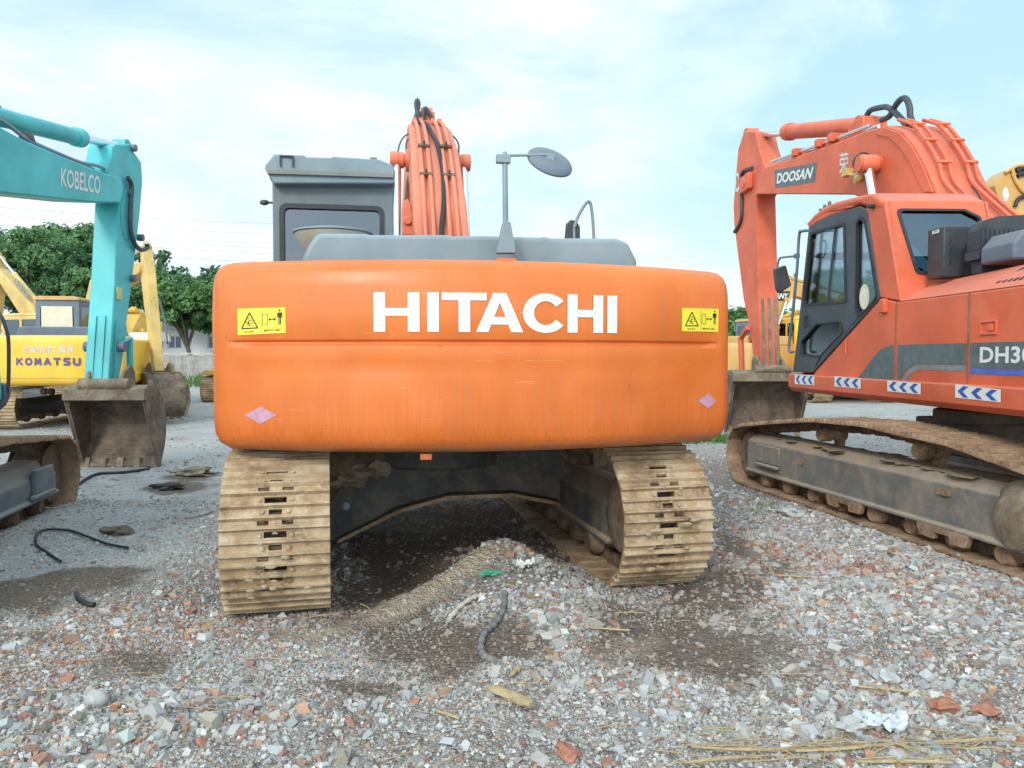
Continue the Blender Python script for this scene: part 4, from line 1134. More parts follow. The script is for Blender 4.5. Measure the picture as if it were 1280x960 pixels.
for py in (299, 311, 326): b = MB(DU); q = DU.onx(1183, py, xx); b.box((f0[0] + .05, k1[0] - .008, q[1]), (.009, .012, .045)); build(b, 'clasp', M['chrome'], bx_)
b = MB(DU); ya2 = 2.45; hz = [DU.ony(*p, ya2) for p in [(1223, 314), (1224, 288), (1229, 276), (1246, 270.5), (1290, 268), (1322, 272), (1326, 314)]]
b.prism(rnd([(hz[0][0], hz[0][1])] + hz[1:], .02), XZ, ya2, ya2 + .15)
lo_ = DU.ony(1221, 324, ya2 - .02); b.box(((hz[0][0] + hz[-1][0]) / 2, ya2 + .07, hz[0][1] - .03), (hz[-1][0] - hz[0][0] + .02, .19, .07)); b.box(((hz[0][0] + hz[-1][0]) / 2 + .03, ya2 + .08, (hz[0][1] + 2.2) / 2), (hz[-1][0] - hz[0][0] - .02, .14, hz[0][1] - 2.2))
for i in range(17):
    x = hz[1][0] + .02 + (hz[5][0] - hz[1][0] - .04) * i / 16; b.box((x, ya2 - .002, hz[0][1] + .10), (.010, .012, .17))
b.box((hz[3][0] + .02, ya2 - .004, hz[0][1] - .02), (.018, .012, .018))
build(b, 'air_cleaner', M['black'], doo, ang=30)
FD = Frame(0, 0, 0); FD.M = DU.M @ Matrix.Translation((0, -.95, 0)); FD.I = FD.M.inverted(); mb, _, _ = cwt_shape(FD, 1.3, .22, 1.0, 2.15, .14, .69, na=20); build(mb, 'counterweight', M['d_orange'], doo, ang=45)
b = MB(DU); mq = [DU.ony(*p, 2.0) for p in [(1267, 303), (1281, 286), (1330, 284)]]; b.prism(rnd([(mq[0][0], 2.25)] + mq + [(mq[2][0], 2.25)], .03), XZ, 2.0, 2.4); build(b, 'muffler_cover', M['navy'], doo, bevel=.02)
# boom
XBm = -.30; B_ = lambda px, py: DU.onx(px, py, XBm)
top = [B_(*p) for p in [(959, 208), (1000, 194), (1042, 179), (1084, 163)]]
top += [(B_(1108, 157)[0], B_(1108, 157)[1]), B_(1128, 163), B_(1143, 180), B_(1158, 207), B_(1172, 240)]
top += [(1.9 + 1.1, 2.1)]
bot = [(3.9, 1.75), (4.6, 2.5), B_(1085, 252), B_(1066, 243.5), B_(944, 242.5), B_(947, 218)]
b = MB(DU); b.prism(top + bot, YZ, XBm, XBm + .60); dboom = build(b, 'boom', M['d_orange'], doo, bevel=.02)
b = MB(DU); Q = lambda px, py: (XBm - .004, *DU.onx(px, py, XBm - .004))
q = [Q(969, 235), Q(1018, 227.5), Q(1021, 203), Q(968, 213)]; b.add(q, [(0, 1, 2, 3)], 0)
q = [v + Vector((-.003, 0, 0)) for v in [bilerp(q, .05, .22), bilerp(q, .93, .22), bilerp(q, .95, .80), bilerp(q, .06, .80)]]
write(b, 'DOOSAN', q, .035, 1, shear=.15); build(b, 'lettering', [M['decal_grey'], M['white']], dboom, recalc=False)
b = MB(DU); q = [Q(1049, 218), Q(1061, 216), Q(1061, 189), Q(1049, 191)]; write(b, '荣', q, .01); build(b, 'painted_character', M['decal_pale'], dboom, recalc=False)
b = MB(DU)      # raised flange plate following the left face
fl = [B_(*p) for p in [(1096, 168), (1112, 172), (1128, 186), (1142, 210), (1156, 240), (1168, 240), (1155, 207), (1140, 181), (1126, 166), (1108, 160)]]
b.prism(fl, YZ, XBm - .018, XBm); build(b, 'stiffener', M['d_orange'], dboom, bevel=.006)
tv = [Vector(p) for p in [B_(1112, 157), B_(1130, 164), B_(1145, 183), B_(1160, 210), B_(1172, 240), (3.6, 2.6)]]
for dx in (.09, .20, .40, .49):
    pts = []
    for i, p in enumerate(tv):
        d = (tv[min(i + 1, 5)] - tv[max(i - 1, 0)]).normalized(); nn = Vector((d.y, -d.x)); nn = nn if nn.y > 0 else -nn
        pts.append((XBm + dx, p.x - abs(d.y) * .07, p.y + abs(d.x) * .07))
    b = MB(DU); b.tube(pts, .022, 8); build(b, 'hydraulic_pipe', M['d_orange'], dboom)
for i in (1, 2, 3):
    p = tv[i]; d = (tv[i + 1] - tv[i - 1]).normalized()
    for dx in (.145, .445): b = MB(DU); b.box((XBm + dx, p.x - abs(d.y) * .08, p.y + abs(d.x) * .08), (.155, .04, .05), Matrix.Rotation(math.atan2(d.y, d.x), 3, 'X')); build(b, 'pipe_clamp', M['d_orange'], dboom, bevel=.008)
XH = XBm + .25; hq = lambda px, py: (XH, *DU.onx(px, py, XH))
for pix in ([(1083, 146), (1088, 138), (1100, 134.5), (1109, 134), (1118, 140), (1127, 149), (1134, 158)], [(1102, 150), (1112, 145), (1120, 131), (1127, 123.5), (1133, 124), (1137, 134), (1138, 146), (1142, 157)]):
    b = MB(DU); b.tube([hq(*p) for p in pix], .038, 8); build(b, 'hose', M['hose_blue'], dboom)
b = MB(DU); b.tube([hq(*p) for p in [(1214, 232), (1221, 240), (1226, 250)]], .008, 6); build(b, 'wire', M['rubber'], dboom)
b = MB(DU)      # long pipe along the top of the boom
b.tube([(XBm + .05, p[0], p[1] + .06) for p in [B_(960, 207), B_(1000, 193), B_(1042, 178), B_(1082, 163)]], .025, 8, smooth_path=False); b.tube([(XBm + .17, p[0], p[1] + .06) for p in [B_(960, 207), B_(1000, 193), B_(1042, 178), B_(1082, 163)]], .025, 8, smooth_path=False); build(b, 'hydraulic_pipe', M['chrome'], dboom)
for px, py in ((993, 194), (1022, 183), (1038, 176)): b = MB(DU); q = B_(px, py); b.box((XBm + .1, q[0], q[1] + .04), (.26, .12, .12)); build(b, 'pipe_clamp', M['d_orange'], dboom, bevel=.01)
XC = XBm + .3; c3 = lambda px, py: (XC, *DU.onx(px, py, XC))
ram(doo, DU, c3(1082, 157), c3(984, 165), c3(939, 169), .125, M['d_orange'])
b = MB(DU); q = c3(1084, 160); b.box((XC, q[1], q[2] - .05), (.34, .45, .3)); build(b, 'ram_bracket', M['d_orange'], dboom, bevel=.02)
pn = DU.onx(1084, 205, XBm - .15); bs = Vector((4.9, 1.5)); tp = Vector(pn)
for sx in (XBm - .14, XBm + .74): ram(doo, DU, (sx, *bs), (sx, *(bs + (tp - bs) * .45)), (sx, *tp), .105, M['d_orange'], eye=M['boom_orange'])
b = MB(DU); b.cyl((XBm - .27, *pn), (XBm + .87, *pn), .10, n=18); build(b, 'boom_pin', M['d_orange'], dboom, bevel=.006)
XL = XBm - .12; l3 = lambda px, py: (XL, *DU.onx(px, py, XL))
b = MB(DU); q = l3(1078, 202); b.lathe(q, (-.2, -1, -.1), [(-.1, .06), (-.06, .11), (.03, .115), (.04, .1), (.05, .02)], 20); lamp_ = build(b, 'work_lamp', M['rubber'], dboom)
b = MB(DU); b.tube([l3(1055, 214), l3(1062, 218), l3(1070, 218), l3(1078, 213)], .02, 8); b.blob(l3(1074, 224), (.08, .08, .06), 3, .2, 2); b.box(l3(1059, 216), (.09, .16, .09)); build(b, 'lamp_bracket', M['worn_yellow'], dboom)
# arm
XA = -.19; A_ = lambda px, py: DU.onx(px, py, XA)
ap = [A_(*p) for p in [(930, 164), (944, 164), (948, 185), (957, 214), (950, 238), (944.5, 246), (947, 350), (951, 468)]]
yb_ = ap[-1][0]
ap += [(yb_ + .32, ap[-1][1]), (yb_ + .62, ap[-1][1] + .9), A_(931, 376)[0:2] if False else (yb_ + 1.0, 2.6), (ap[5][0] + 1.25, ap[5][1] - .3), (ap[5][0] + 1.3, ap[5][1] + .1), (ap[0][0] + .35, ap[0][1] - .25)]
b = MB(DU); b.prism(ap, YZ, XA, XA + .38); darm = build(b, 'arm', M['d_orange'], doo, bevel=.02)
b = MB(DU)      # mud-rubbed lower half with its three wear ribs
for k in range(3):
    b.box((XA + .07 + k * .12, ap[6][0] - .012, 2.05), (.05, .02, 1.75), Matrix.Rotation(0.0, 3, 'X'))
bz0, bz1 = ap[-8 + 0][1] if False else ap[7][1], ap[6][1]
b = MB(DU)
for k in range(3):
    x0_ = XA + .045 + k * .12
    lo_ = Vector((x0_, ap[7][0] - .01, ap[7][1] + .05)); hi_ = Vector((x0_, ap[6][0] + (ap[7][0] - ap[6][0]) * 0 - .01, ap[6][1] - .25))
    w_ = Vector((.065, 0, 0)); d_ = Vector((0, -.02, 0))
    b.add([lo_, lo_ + w_, hi_ + w_, hi_, lo_ + d_, lo_ + w_ + d_, hi_ + w_ + d_, hi_ + d_], [(0, 1, 2, 3), (7, 6, 5, 4), (0, 4, 5, 1), (1, 5, 6, 2), (2, 6, 7, 3), (3, 7, 4, 0)])
build(b, 'wear_strip', M['rust_light'], darm, bevel=.006)
b = MB(DU); b.tube([(XA - .03, *A_(*p)) for p in [(942, 210), (931, 214), (928, 225), (929, 250), (928, 275), (920, 290)]], .035, 8); build(b, 'hose', M['hose_blue'], darm)
b = MB(DU); q = A_(936, 229); b.box((XA - .05, *q), (.1, .5, .3)); b.cyl((XA - .12, *q), (XA, *q), .1); build(b, 'boss', M['d_orange'], darm, bevel=.02)
b = MB(DU); qq = [(XA - .004, *A_(*p)) for p in [(925, 240), (919.5, 240), (919.5, 216), (925, 216)]]
write(b, 'D', [qq[0] if False else qq[1], qq[0], qq[3], qq[2]], .02); build(b, 'painted_mark', M['decal_pale'], darm, recalc=False)
ym = ap[7][0]
# bucket linkage and bucket
b = MB(DU); lk = lambda px, py: (XA + .02, *DU.onx(px, py, XA + .02))
for sx in (XA - .06, XA + .44):
    b = MB(DU)
    e0, e1, e2 = (sx, ym + .55, 2.05), (sx, ym + .95, 1.85), (sx, ym + .85, 1.15)
    b.tube([e0, e1, e2], .055, 8, smooth_path=False); build(b, 'bucket_link', M['d_orange'], doo)
ram(doo, DU, (XA + .19, ym + 1.35, 3.3), (XA + .19, ym + 1.15, 2.4), (XA + .19, ym + .95, 1.85), .08, M['d_orange'])
bk = bucket(doo, DU, XA + .17, 1.42, ym - .10, ap[7][1] + .02, 1.12, M['rust'], M['rust_light'], dm=.78)
# ================================================================== teal excavator on the left
KU = Frame(-5.4, 5.2, 0.8)
KL = Frame(-5.4, 5.2, 12.0)
kob = thing('excavator', KU, 'teal excavator at the left edge, white name on its boom, bucket resting on the rubble', 'excavator', GRP)
undercarriage(kob, KL, 2.45, .60, (-2.2, .38, .36), (2.06, .37, .35), [(-1.9, .026), (1.7, .026)], [(-.8, .82), (.7, .81)],
              (M['mud_red'], M['mud_dark'], M['steel_blue'], M['mud_dark']), 2, frame_h=(.19, .53), rollers=7, carriers=2, starts=(.1, .4), frw=.42)
b = MB(KL); xo = 1.225 + .24
b.box((xo - .01, 1.6, .36), (.05, .42, .26)); b.box((xo + .01, 1.55, .25), (.05, .5, .04)); build(b, 'idler_yoke', M['steel_blue'], kob, bevel=.012)
b = MB(KL); b.box((xo - .02, .2, .42), (.06, .035, .09)); build(b, 'frame_slot', M['decal_black'], kob)
b = MB(KU)
b.box((0, -1.1, 1.10), (2.76, 3.7, .2)); b.box((1.0, -.15, 1.55), (.76, 1.9, .8)); b.box((-.0, -1.6, 1.6), (2.7, 1.4, .85)); build(b, 'body', M['teal'], kob, bevel=.04)
FK = Frame(0, 0, 0); FK.M = KU.M @ Matrix.Translation((0, -3.0, 0)); FK.I = FK.M.inverted()
mb, _, _ = cwt_shape(FK, 1.3, .28, .95, 2.0, .14, .8); build(mb, 'counterweight', M['teal'], kob, ang=45)
cab(kob, KU, -1.36, -.4, -.6, 1.15, 1.2, 2.95, M['teal'], M['glass_dark'])
XP = .22; P = lambda px, py: KU.onx(px, py, XP)
kt = [P(*p) for p in [(0, 158), (20, 169), (40, 179), (80, 196), (120, 212), (135, 217), (152, 222)]]; kb = [P(*p) for p in [(155, 236), (151, 254), (110, 252.5), (60, 247), (0, 241)]]
y0_, z0_ = kt[0]
poly = kt + kb + [(2.2, 3.15), (1.3, 2.75), (.75, 1.7), (.45, 1.5), (.2, 1.65), (.5, 2.6), (1.1, 3.6), (1.8, 4.1), (2.4, 4.2)]
b = MB(KU); b.prism(poly, YZ, -.22, .22); kboom = build(b, 'boom', M['teal'], kob, bevel=.02)
b = MB(KU); q = [(XP + .004, *KU.onx(px, py, XP + .004)) for px, py in [(76, 233), (125.5, 243), (125.5, 220.5), (76, 209.5)]]
write(b, 'KOBELCO', q, .018, spacing=.98); build(b, 'lettering', M['decal_pale'] if False else M['white'], kboom, recalc=False)
for dx, off in ((.13, .05), (-.02, .05)):
    b = MB(KU); b.tube([(dx, p[0], p[1] + off) for p in [P(0, 150), P(18, 160), P(45, 180), P(80, 196), P(110, 208), P(130, 212), P(147, 220)]], .022, 8); build(b, 'hydraulic_pipe', M['grey_blue'], kboom)
b = MB(KU); q = P(47, 179); b.blob((.1, q[0], q[1] + .07), (.07, .09, .06), 2, .2, 2); build(b, 'pipe_clamp', M['rust'], kboom)
c3 = lambda px, py: (0, *KU.onx(px, py, 0))
ram(kob, KU, c3(-18, 142), c3(102, 173), c3(152, 184), .10, M['teal'])
b = MB(KU); b.tube([c3(-6, 128), c3(2, 138), c3(9, 147)], .02, 8); build(b, 'hose', M['hose_blue'], kboom)
XA = .165; A_ = lambda px, py: KU.onx(px, py, XA)
yoke = [A_(*p) for p in [(133, 214), (139, 196), (141, 183), (145, 180), (163, 180), (168, 190), (177, 203), (178.5, 227), (175, 270), (170, 312), (165, 355), (157, 416), (151, 451), (139, 491), (135, 491), (140, 420), (144, 355), (149, 254)]]
b = MB(KU); b.prism(yoke, YZ, -.165, .165); karm = build(b, 'arm', M['teal'], kob, bevel=.018)
b = MB(KU); pl_ = rnd([A_(*p) for p in [(150, 256), (156, 238), (164, 226), (171, 232), (169, 262), (163, 300), (155, 300), (151, 280)]], .1)
b.prism(pl_, YZ, XA, XA + .012); b.prism(rnd([A_(*p) for p in [(141, 490), (144, 400), (158, 408), (153, 440), (147, 475)]], .04), YZ, XA, XA + .016); split(b, 'doubler_plate', M['teal'], karm, bevel=.004)
b = MB(KU); b.box((XA + .012, *A_(148, 367)), (.012, .14, .17)); build(b, 'paper_label', plain('pale_yellow_tag', (.62, .62, .25), .5), karm, bevel=.02)
b = MB(KU); b.tube([(XA + .05, *A_(*p)) for p in [(155, 222), (160, 232), (159, 255), (158.5, 285), (163, 303), (171, 312), (179, 310), (179, 305)]], .032, 8); build(b, 'hose', M['hose_blue'], karm)
for px, py in ((160, 241), (174, 297), (165, 185), (164, 348)):
    b = MB(KU); q = A_(px, py); b.cyl((XA - .02, *q), (XA + .06, *q), .05, n=12); build(b, 'boss', M['navy'], karm, bevel=.005)
for px in (0.06, -.06):       # weld ribs low on the rear face
    b = MB(KU); yz0, yz1 = A_(135.5, 484), A_(141, 395); b.add([(px - .012, yz0[0] - .012, yz0[1]), (px + .012, yz0[0] - .012, yz0[1]), (px + .012, yz1[0] - .012, yz1[1]), (px - .012, yz1[0] - .012, yz1[1]), (px - .012, yz0[0] + .03, yz0[1]), (px + .012, yz0[0] + .03, yz0[1]), (px + .012, yz1[0] + .03, yz1[1]), (px - .012, yz1[0] + .03, yz1[1])], [(0, 1, 2, 3), (0, 4, 5, 1), (2, 6, 7, 3), (0, 3, 7, 4), (1, 5, 6, 2)]); build(b, 'rib', M['teal'], karm)
ya, za = A_(137, 490)
for sx in (-.20, .20):
    b = MB(KU); b.tube([(sx, ya + .22, za + .62), (sx, ya + .50, za + .72), (sx, ya + .50, za + .10)], .045, 8, smooth_path=False); build(b, 'bucket_link', M['teal'], kob)
b = MB(KU); b.cyl((-.27, ya + .24, za + .60), (.27, ya + .24, za + .60), .07); build(b, 'link_pin', M['navy'], kob)
ram(kob, KU, (.0, ya + .95, za + 2.4), (.0, ya + .75, za + 1.5), (.0, ya + .50, za + .72), .07, M['teal'])
bucket(kob, KU, .13, 1.06, ya - .06, za + .03, 1.07, M['rust'], M['rust_light'], teeth=5, dm=.72)
# handrail with hanging mirror near the front corner
XM = 1.40; m = lambda px, py: (XM, *KU.onx(px, py, XM))
b = MB(KU); pts = [(-16, 378), (-6, 386), (2, 396), (8, 412), (10.5, 425), (11, 450), (10.5, 480), (9, 492)]
b.tube([(1.30, 1.0, 1.51 + (445 - py) / FPX * 6.25) if False else (KU.ony(px, py, 1.0)[0], 1.0, KU.ony(px, py, 1.0)[1]) for px, py in pts], .014, 8); hr = build(b, 'handrail', M['hose_blue'], kob)
b = MB(KU); b.prism(rnd([KU.ony(*p, 1.0) for p in [(-22, 512), (-22, 480), (-6, 478), (9, 480), (10, 494), (4, 507), (-4, 514)]], .04), XZ, .98, 1.05); build(b, 'mirror', M['navy'], hr, bevel=.015)
b = MB(KU); b.prism([KU.ony(*p, .9) for p in [(-30, 500), (-30, 400), (-3, 400), (2.5, 490), (2, 500)]], XZ, .8, .9); build(b, 'side_panel', M['teal'], kob, bevel=.01)

# ================================================================== yellow machines behind
BG = dict(detail=1)
f = Frame(-9.6, 18.0, 8.0)
r, cwy, sf, ht, F2 = machine(f, 'yellow excavator behind the teal arm, with violet letters under pale characters on its back', M['yellow'], M['black'], M['navy'], L=2.2, cwz=(.90, 1.93), roofm=M['cat_yellow'], hoodz=2.12, hoodx=(-.95, .62), sub=M['navy'], boompose=dict(foot=(.75, 1.55), knee=(2.0, 2.3), tip=(3.7, 2.0), end=(3.5, .95)), bucketm=M['rust'])
b = MB(F2); x0_, zb_ = ht(20.5, 457); x1_, zt_ = ht(101, 447); s2 = lambda a, c, o=.006: sf(a, c, o)
def on_surf(mb, txt, x0, x1, z0, z1, sfn, bold, off=.006, mi=0, spacing=1.0):
    vs, fs = letters(txt, bold, spacing); mb.add([sfn(x0 + (x1 - x0) * u, z0 + (z1 - z0) * v, off) for u, v in vs], fs, mi)
block_write(b, 'KOMATSU', lambda u, v, l: s2(x0_ + (x1_ - x0_) * u, zb_ + (zt_ - zb_) * v, .006 + l)); build(b, 'lettering', M['decal_violet'], cwy, recalc=False)
b = MB(F2); x0_, zb_ = ht(30, 441); x1_, zt_ = ht(92, 432.5); on_surf(b, '山本機械工業有', x0_, x1_, zb_, zt_, s2, .012); build(b, 'characters', M['decal_pale'], cwy, recalc=False)
b = MB(F2); vs = [s2(-1.2 + i * .2, 1.07, .004) for i in range(13)]; b.add([v + Vector((0, 0, .008)) for v in vs] + [v - Vector((0, 0, .008)) for v in vs], [(i, i + 1, 14 + i, 13 + i) for i in range(12)]); build(b, 'panel_seam', M['cat_yellow'], cwy, recalc=False)
b = MB(f); xl_, xh_ = -1.10, -.48
b.prism(rect(-1.12, -.46, 2.06, 2.64), XZ, -.262, -.256); build(b, 'curtain', plain('cream_curtain', (.72, .64, .48), .8), r)
b = MB(f); b.prism(rnd([(.2, 1.86), (.28, 2.02), (.5, 2.08), (1.1, 2.08), (1.35, 2.0), (1.45, 1.86)], .06), YZ, .5, 1.2); build(b, 'toolbox_lid', M['cream'], r, bevel=.03)
b = MB(f); b.tube([(1.2, .2, 1.7), (1.2, .22, 2.8), (1.2, .5, 2.86), (1.2, .9, 2.4), (1.2, 1.1, 1.8)], .022, 6, smooth_path=False); build(b, 'handrail', M['grey_blue'], r)
b = MB(f); b.add([(1.252, .0, 1.3), (1.252, .22, 1.3), (1.252, .22, 1.8), (1.252, .0, 1.8)], [(0, 1, 2, 3)], 0); b.add([(1.255, .03, 1.34), (1.255, .19, 1.34), (1.255, .19, 1.5), (1.255, .03, 1.5)], [(0, 1, 2, 3)], 1); build(b, 'side_sticker', [M['decal_black'], M['white']], r, recalc=False)

f = Frame(-12.6, 22.8, 222)
machine(f, 'worn yellow excavator with rusty arm raised between the teal arm and the trees', M['worn_yellow'], M['black'], M['worn_yellow'], roofm=M['cream'], boompose=dict(foot=(.4, 1.7), knee=(2.2, 3.3), tip=(6.35, 3.55), end=(7.0, 1.15), armm=M['worn_yellow'], aw=.11, bw=.8))
f = Frame(-14.6, 25.5, 72)
machine(f, 'pale yellow excavator at the far left with its boom raised above the cab in front', M['worn_yellow'], M['black'], M['worn_yellow'], boompose=dict(foot=(.75, 1.55), knee=(1.7, 3.0), tip=(3.1, 4.45), end=(3.6, 1.3)))
fE = Frame(-14.6, 25.5, 72); rE = [o for o in bpy.data.objects if o.get('label', '').startswith('pale yellow excavator at the far left')][0]
qE = [(-.078, *fE.onx(*p, -.078)) for p in [(17, 354), (35, 374), (38, 367), (20, 346)]]
b = MB(fE); block_write(b, 'KOMATSU', lambda u, v, l: bilerp(qE, u, v) + Vector((-l, 0, 0))); build(b, 'lettering', M['stripe_grey'], rE, recalc=False)
f = Frame(-8.35, 27.2, 7)
lowC = Frame(-8.9, 27.2, 7)
machine(f, 'yellow excavator whose track end shows just left of the orange counterweight', M['cat_yellow'], M['black'], M['cat_yellow'], lower=lowC, boompose=dict(foot=(.75, 1.55), knee=(2.6, 3.0), tip=(5.0, 2.6), end=(4.5, .9)))
b = MB(lowC); b.prism(rnd([(-1.4, .90), (-1.36, 1.06), (-.85, 1.06), (-.8, .90)], .05), XZ, -2.0, .4); build(b, 'fender', M['cat_yellow'], bpy.data.objects[[o.name for o in bpy.data.objects if o.get('label', '').startswith('yellow excavator whose track')][0]], bevel=.02)
f = Frame(11.0, 27.0, 4)
machine(f, 'yellow excavator seen under the orange-red body and through its door glass', M['yellow'], M['steel_blue'], M['yellow'], boompose=dict(foot=(.75, 1.55), knee=(2.6, 2.8), tip=(5.0, 2.5), end=(4.5, .9)))
f = Frame(9.2, 28.0, -60)
r, cws, sfs, hts, F3 = machine(f, 'amber excavator with black name plate on its boom behind the dirty orange-red arm', M['cat_yellow'], M['black'], M['navy'], roofm=M['cat_yellow'], boompose=dict(foot=(-1.0, 1.75), knee=(.95, 4.0), tip=(4.0, 3.4), end=(4.1, 1.0)))
b = MB(f); pq = [(.316, *f.onx(*p, .316)) for p in [(964, 376), (985, 376), (988, 364), (966, 364)]]
b.add(pq, [(0, 1, 2, 3)], 0); q2 = [v + Vector((.004, 0, 0)) for v in [bilerp(pq, .08, .2), bilerp(pq, .92, .2), bilerp(pq, .92, .8), bilerp(pq, .08, .8)]]; write(b, 'SANY', q2, .04, 1)
build(b, 'name_plate', [M['decal_black'], M['white']], r, recalc=False)
f = Frame(15.5, 34.0, 20)
machine(f, 'low yellow excavator standing beyond the orange-red cab', M['yellow'], M['black'], M['yellow'], boompose=dict(foot=(.75, 1.4), knee=(2.6, 2.0), tip=(5.0, 1.9), end=(4.6, .9)))
f = Frame(9.6, 12.2, 0)
F5 = f
BP = [F5.onx(px, py, -.1) for px, py in []]
r, *_ = machine(f, 'amber excavator at the right edge, only its raised boom showing above the orange-red one', M['cat_yellow'], M['black'], M['black'], boom=False, cwz=(.95, 1.9), hoodz=2.1)
b = MB(f); yb_ = 1.3; pb = [f.ony(px, py, yb_) for px, py in [(1262, 405), (1256, 272), (1243, 232), (1247, 226), (1262, 211), (1272, 207), (1340, 207), (1420, 262), (1420, 290), (1345, 268), (1330, 405)]]
b.prism([(x, z) for x, z in pb] , XZ, yb_, yb_ + .5); 
bo = build(b, 'boom', M['cat_yellow'], r, bevel=.006)
Pb = lambda px, py, o=-.01: (*f.ony(px, py, yb_ + o)[:1], yb_ + o, f.ony(px, py, yb_ + o)[1])
for pix in ([(1265, 209), (1268, 222), (1276, 236), (1290, 250)], [(1256, 216), (1264, 211), (1274, 207), (1300, 206)]):
    b = MB(f); b.tube([Pb(*p, -.03) for p in pix], .03, 8); build(b, 'hydraulic_pipe', M['cat_yellow'], bo)
for pix in ([(1269, 258), (1272, 250), (1278, 246), (1290, 245)], [(1271, 214), (1276, 211), (1286, 210)], [(1272, 220), (1279, 217), (1290, 217)]):
    b = MB(f); b.tube([Pb(*p, -.04) for p in pix], .035, 8); build(b, 'hose', M['rubber'], bo)
b = MB(f); b.add([Pb(1257 + 4 * math.cos(t * PI / 9), 243 + 9 * math.sin(t * PI / 9), -.006) for t in range(18)], [list(range(18))]); build(b, 'round_sticker', M['decal_pale'], bo, recalc=False)
b = MB(f); b.prism([(-.2, 1.3), (2.6, 1.3), (2.9, 3.0), (.1, 3.1)], XZ, yb_ + .12, yb_ + .5) if False else None
cx0 = pb[1][0]
# ================================================================== ground, rubble, trees, wall, sky
def sstep(a, b, x): t = np.clip((x - a) / (b - a), 0, 1); return t * t * (3 - 2 * t)
_rng = np.random.default_rng(11)
_G = [(_rng.random((64, 64))) for _ in range(5)]
def vnoise(x, y, s, k=0):
    u = x * s + 1000; v = y * s + 1000; i = np.floor(u).astype(int); j = np.floor(v).astype(int); fu = u - i; fv = v - j
    fu = fu * fu * (3 - 2 * fu); fv = fv * fv * (3 - 2 * fv); g = _G[k]
    a = g[i % 64, j % 64]; b_ = g[(i + 1) % 64, j % 64]; c = g[i % 64, (j + 1) % 64]; d = g[(i + 1) % 64, (j + 1) % 64]
    return (a * (1 - fu) + b_ * fu) * (1 - fv) + (c * (1 - fu) + d * fu) * fv
def fbm(x, y, s, k=0): return (vnoise(x, y, s, k) + .5 * vnoise(x, y, s * 2.1, (k + 1) % 5) + .25 * vnoise(x, y, s * 4.3, (k + 2) % 5) + .12 * vnoise(x, y, s * 8.9, (k + 3) % 5)) / 1.87
def gauss(x, y, cx, cy, sx, sy, rot=0):
    c, s = math.cos(R(rot)), math.sin(R(rot)); dx, dy = x - cx, y - cy; a = dx * c + dy * s; b_ = -dx * s + dy * c
    return np.exp(-(a / sx) ** 2 - (b_ / sy) ** 2)
PATCH = []       # dark damp soil patches: (px, py, half-width px, half-height px)
for px, py, wx, wy, k in ((60, 735, 120, 22, 1), (110, 715, 70, 12, 1), (175, 827, 42, 16, .9), (210, 609, 26, 6, 1.2), (500, 700, 80, 55, 1), (480, 760, 60, 34, .95), (550, 800, 90, 30, .9), (900, 735, 80, 42, .95), (835, 800, 70, 28, .8), (430, 850, 70, 20, .6), (700, 930, 60, 12, .6), (640, 830, 40, 24, .6),
                         (640, 650, 120, 30, 1.0), (600, 640, 140, 25, .8), (950, 720, 60, 30, .6), (360, 800, 90, 10, .6), (300, 850, 70, 14, .6), (240, 595, 40, 5, .6), (700, 690, 60, 30, .6), (60, 800, 90, 12, .5), (760, 765, 80, 18, .5), (945, 690, 25, 40, .8), (90, 860, 60, 14, .4)):
    c = gpt(px, py); e = gpt(px + wx, py); t = gpt(px, py - wy)
    PATCH.append((c[0], c[1], abs(e[0] - c[0]), abs(t[1] - c[1]), k))
def soil(x, y):
    m = np.zeros_like(x)
    w1 = (fbm(x, y, 2.2, 1) - .5) * .5; w2 = (fbm(x, y, 2.2, 3) - .5) * .5
    for cx, cy, sx, sy, k in PATCH: m = np.maximum(m, k * gauss(x + w1, y + w2, cx, cy, sx, sy))
    m = m + (fbm(x, y, 1.1, 2) - .47) * 1.15 * (1 - .6 * sstep(9, 14, y)) + (fbm(x, y, 4.5, 4) - .5) * .35
    return np.clip(m, 0, 1)
def fines(x, y):       # pale fine-ground grit on the driven lane, left and middle distance
    v = sstep(.1, 1.4, -(x + .55 * (y - 3.2) * .0) - 1.9 + (fbm(x, y, .8, 1) - .5) * 1.6) * sstep(4.1, 5.2, y)
    far = sstep(9, 14, y)
    return np.clip(np.maximum(v, far * .8), 0, 1)
def sand(x, y): return np.clip((1.9 * fbm(x, y, 5.5, 3) + .15) * 1.25 * gauss(x, y, -.42, 4.85, .13, .66, -42) + .9 * gauss(x, y, -.08, 5.3, .28, .3) + .9 * sstep(.60, .75, fbm(x, y, 1.5, 4)) * .5, 0, 1)
def coarse(x, y): return np.clip(sstep(.6, 1.6, x) * (1 - sstep(5.5, 7.5, y)) * .9 + gauss(x, y, -1.75, 3.1, .55, .45) + gauss(x, y, .25, 4.2, .35, .7) + 1.1 * sstep(.52, .7, fbm(x, y, 1.3, 0)) - .25, 0, 1)
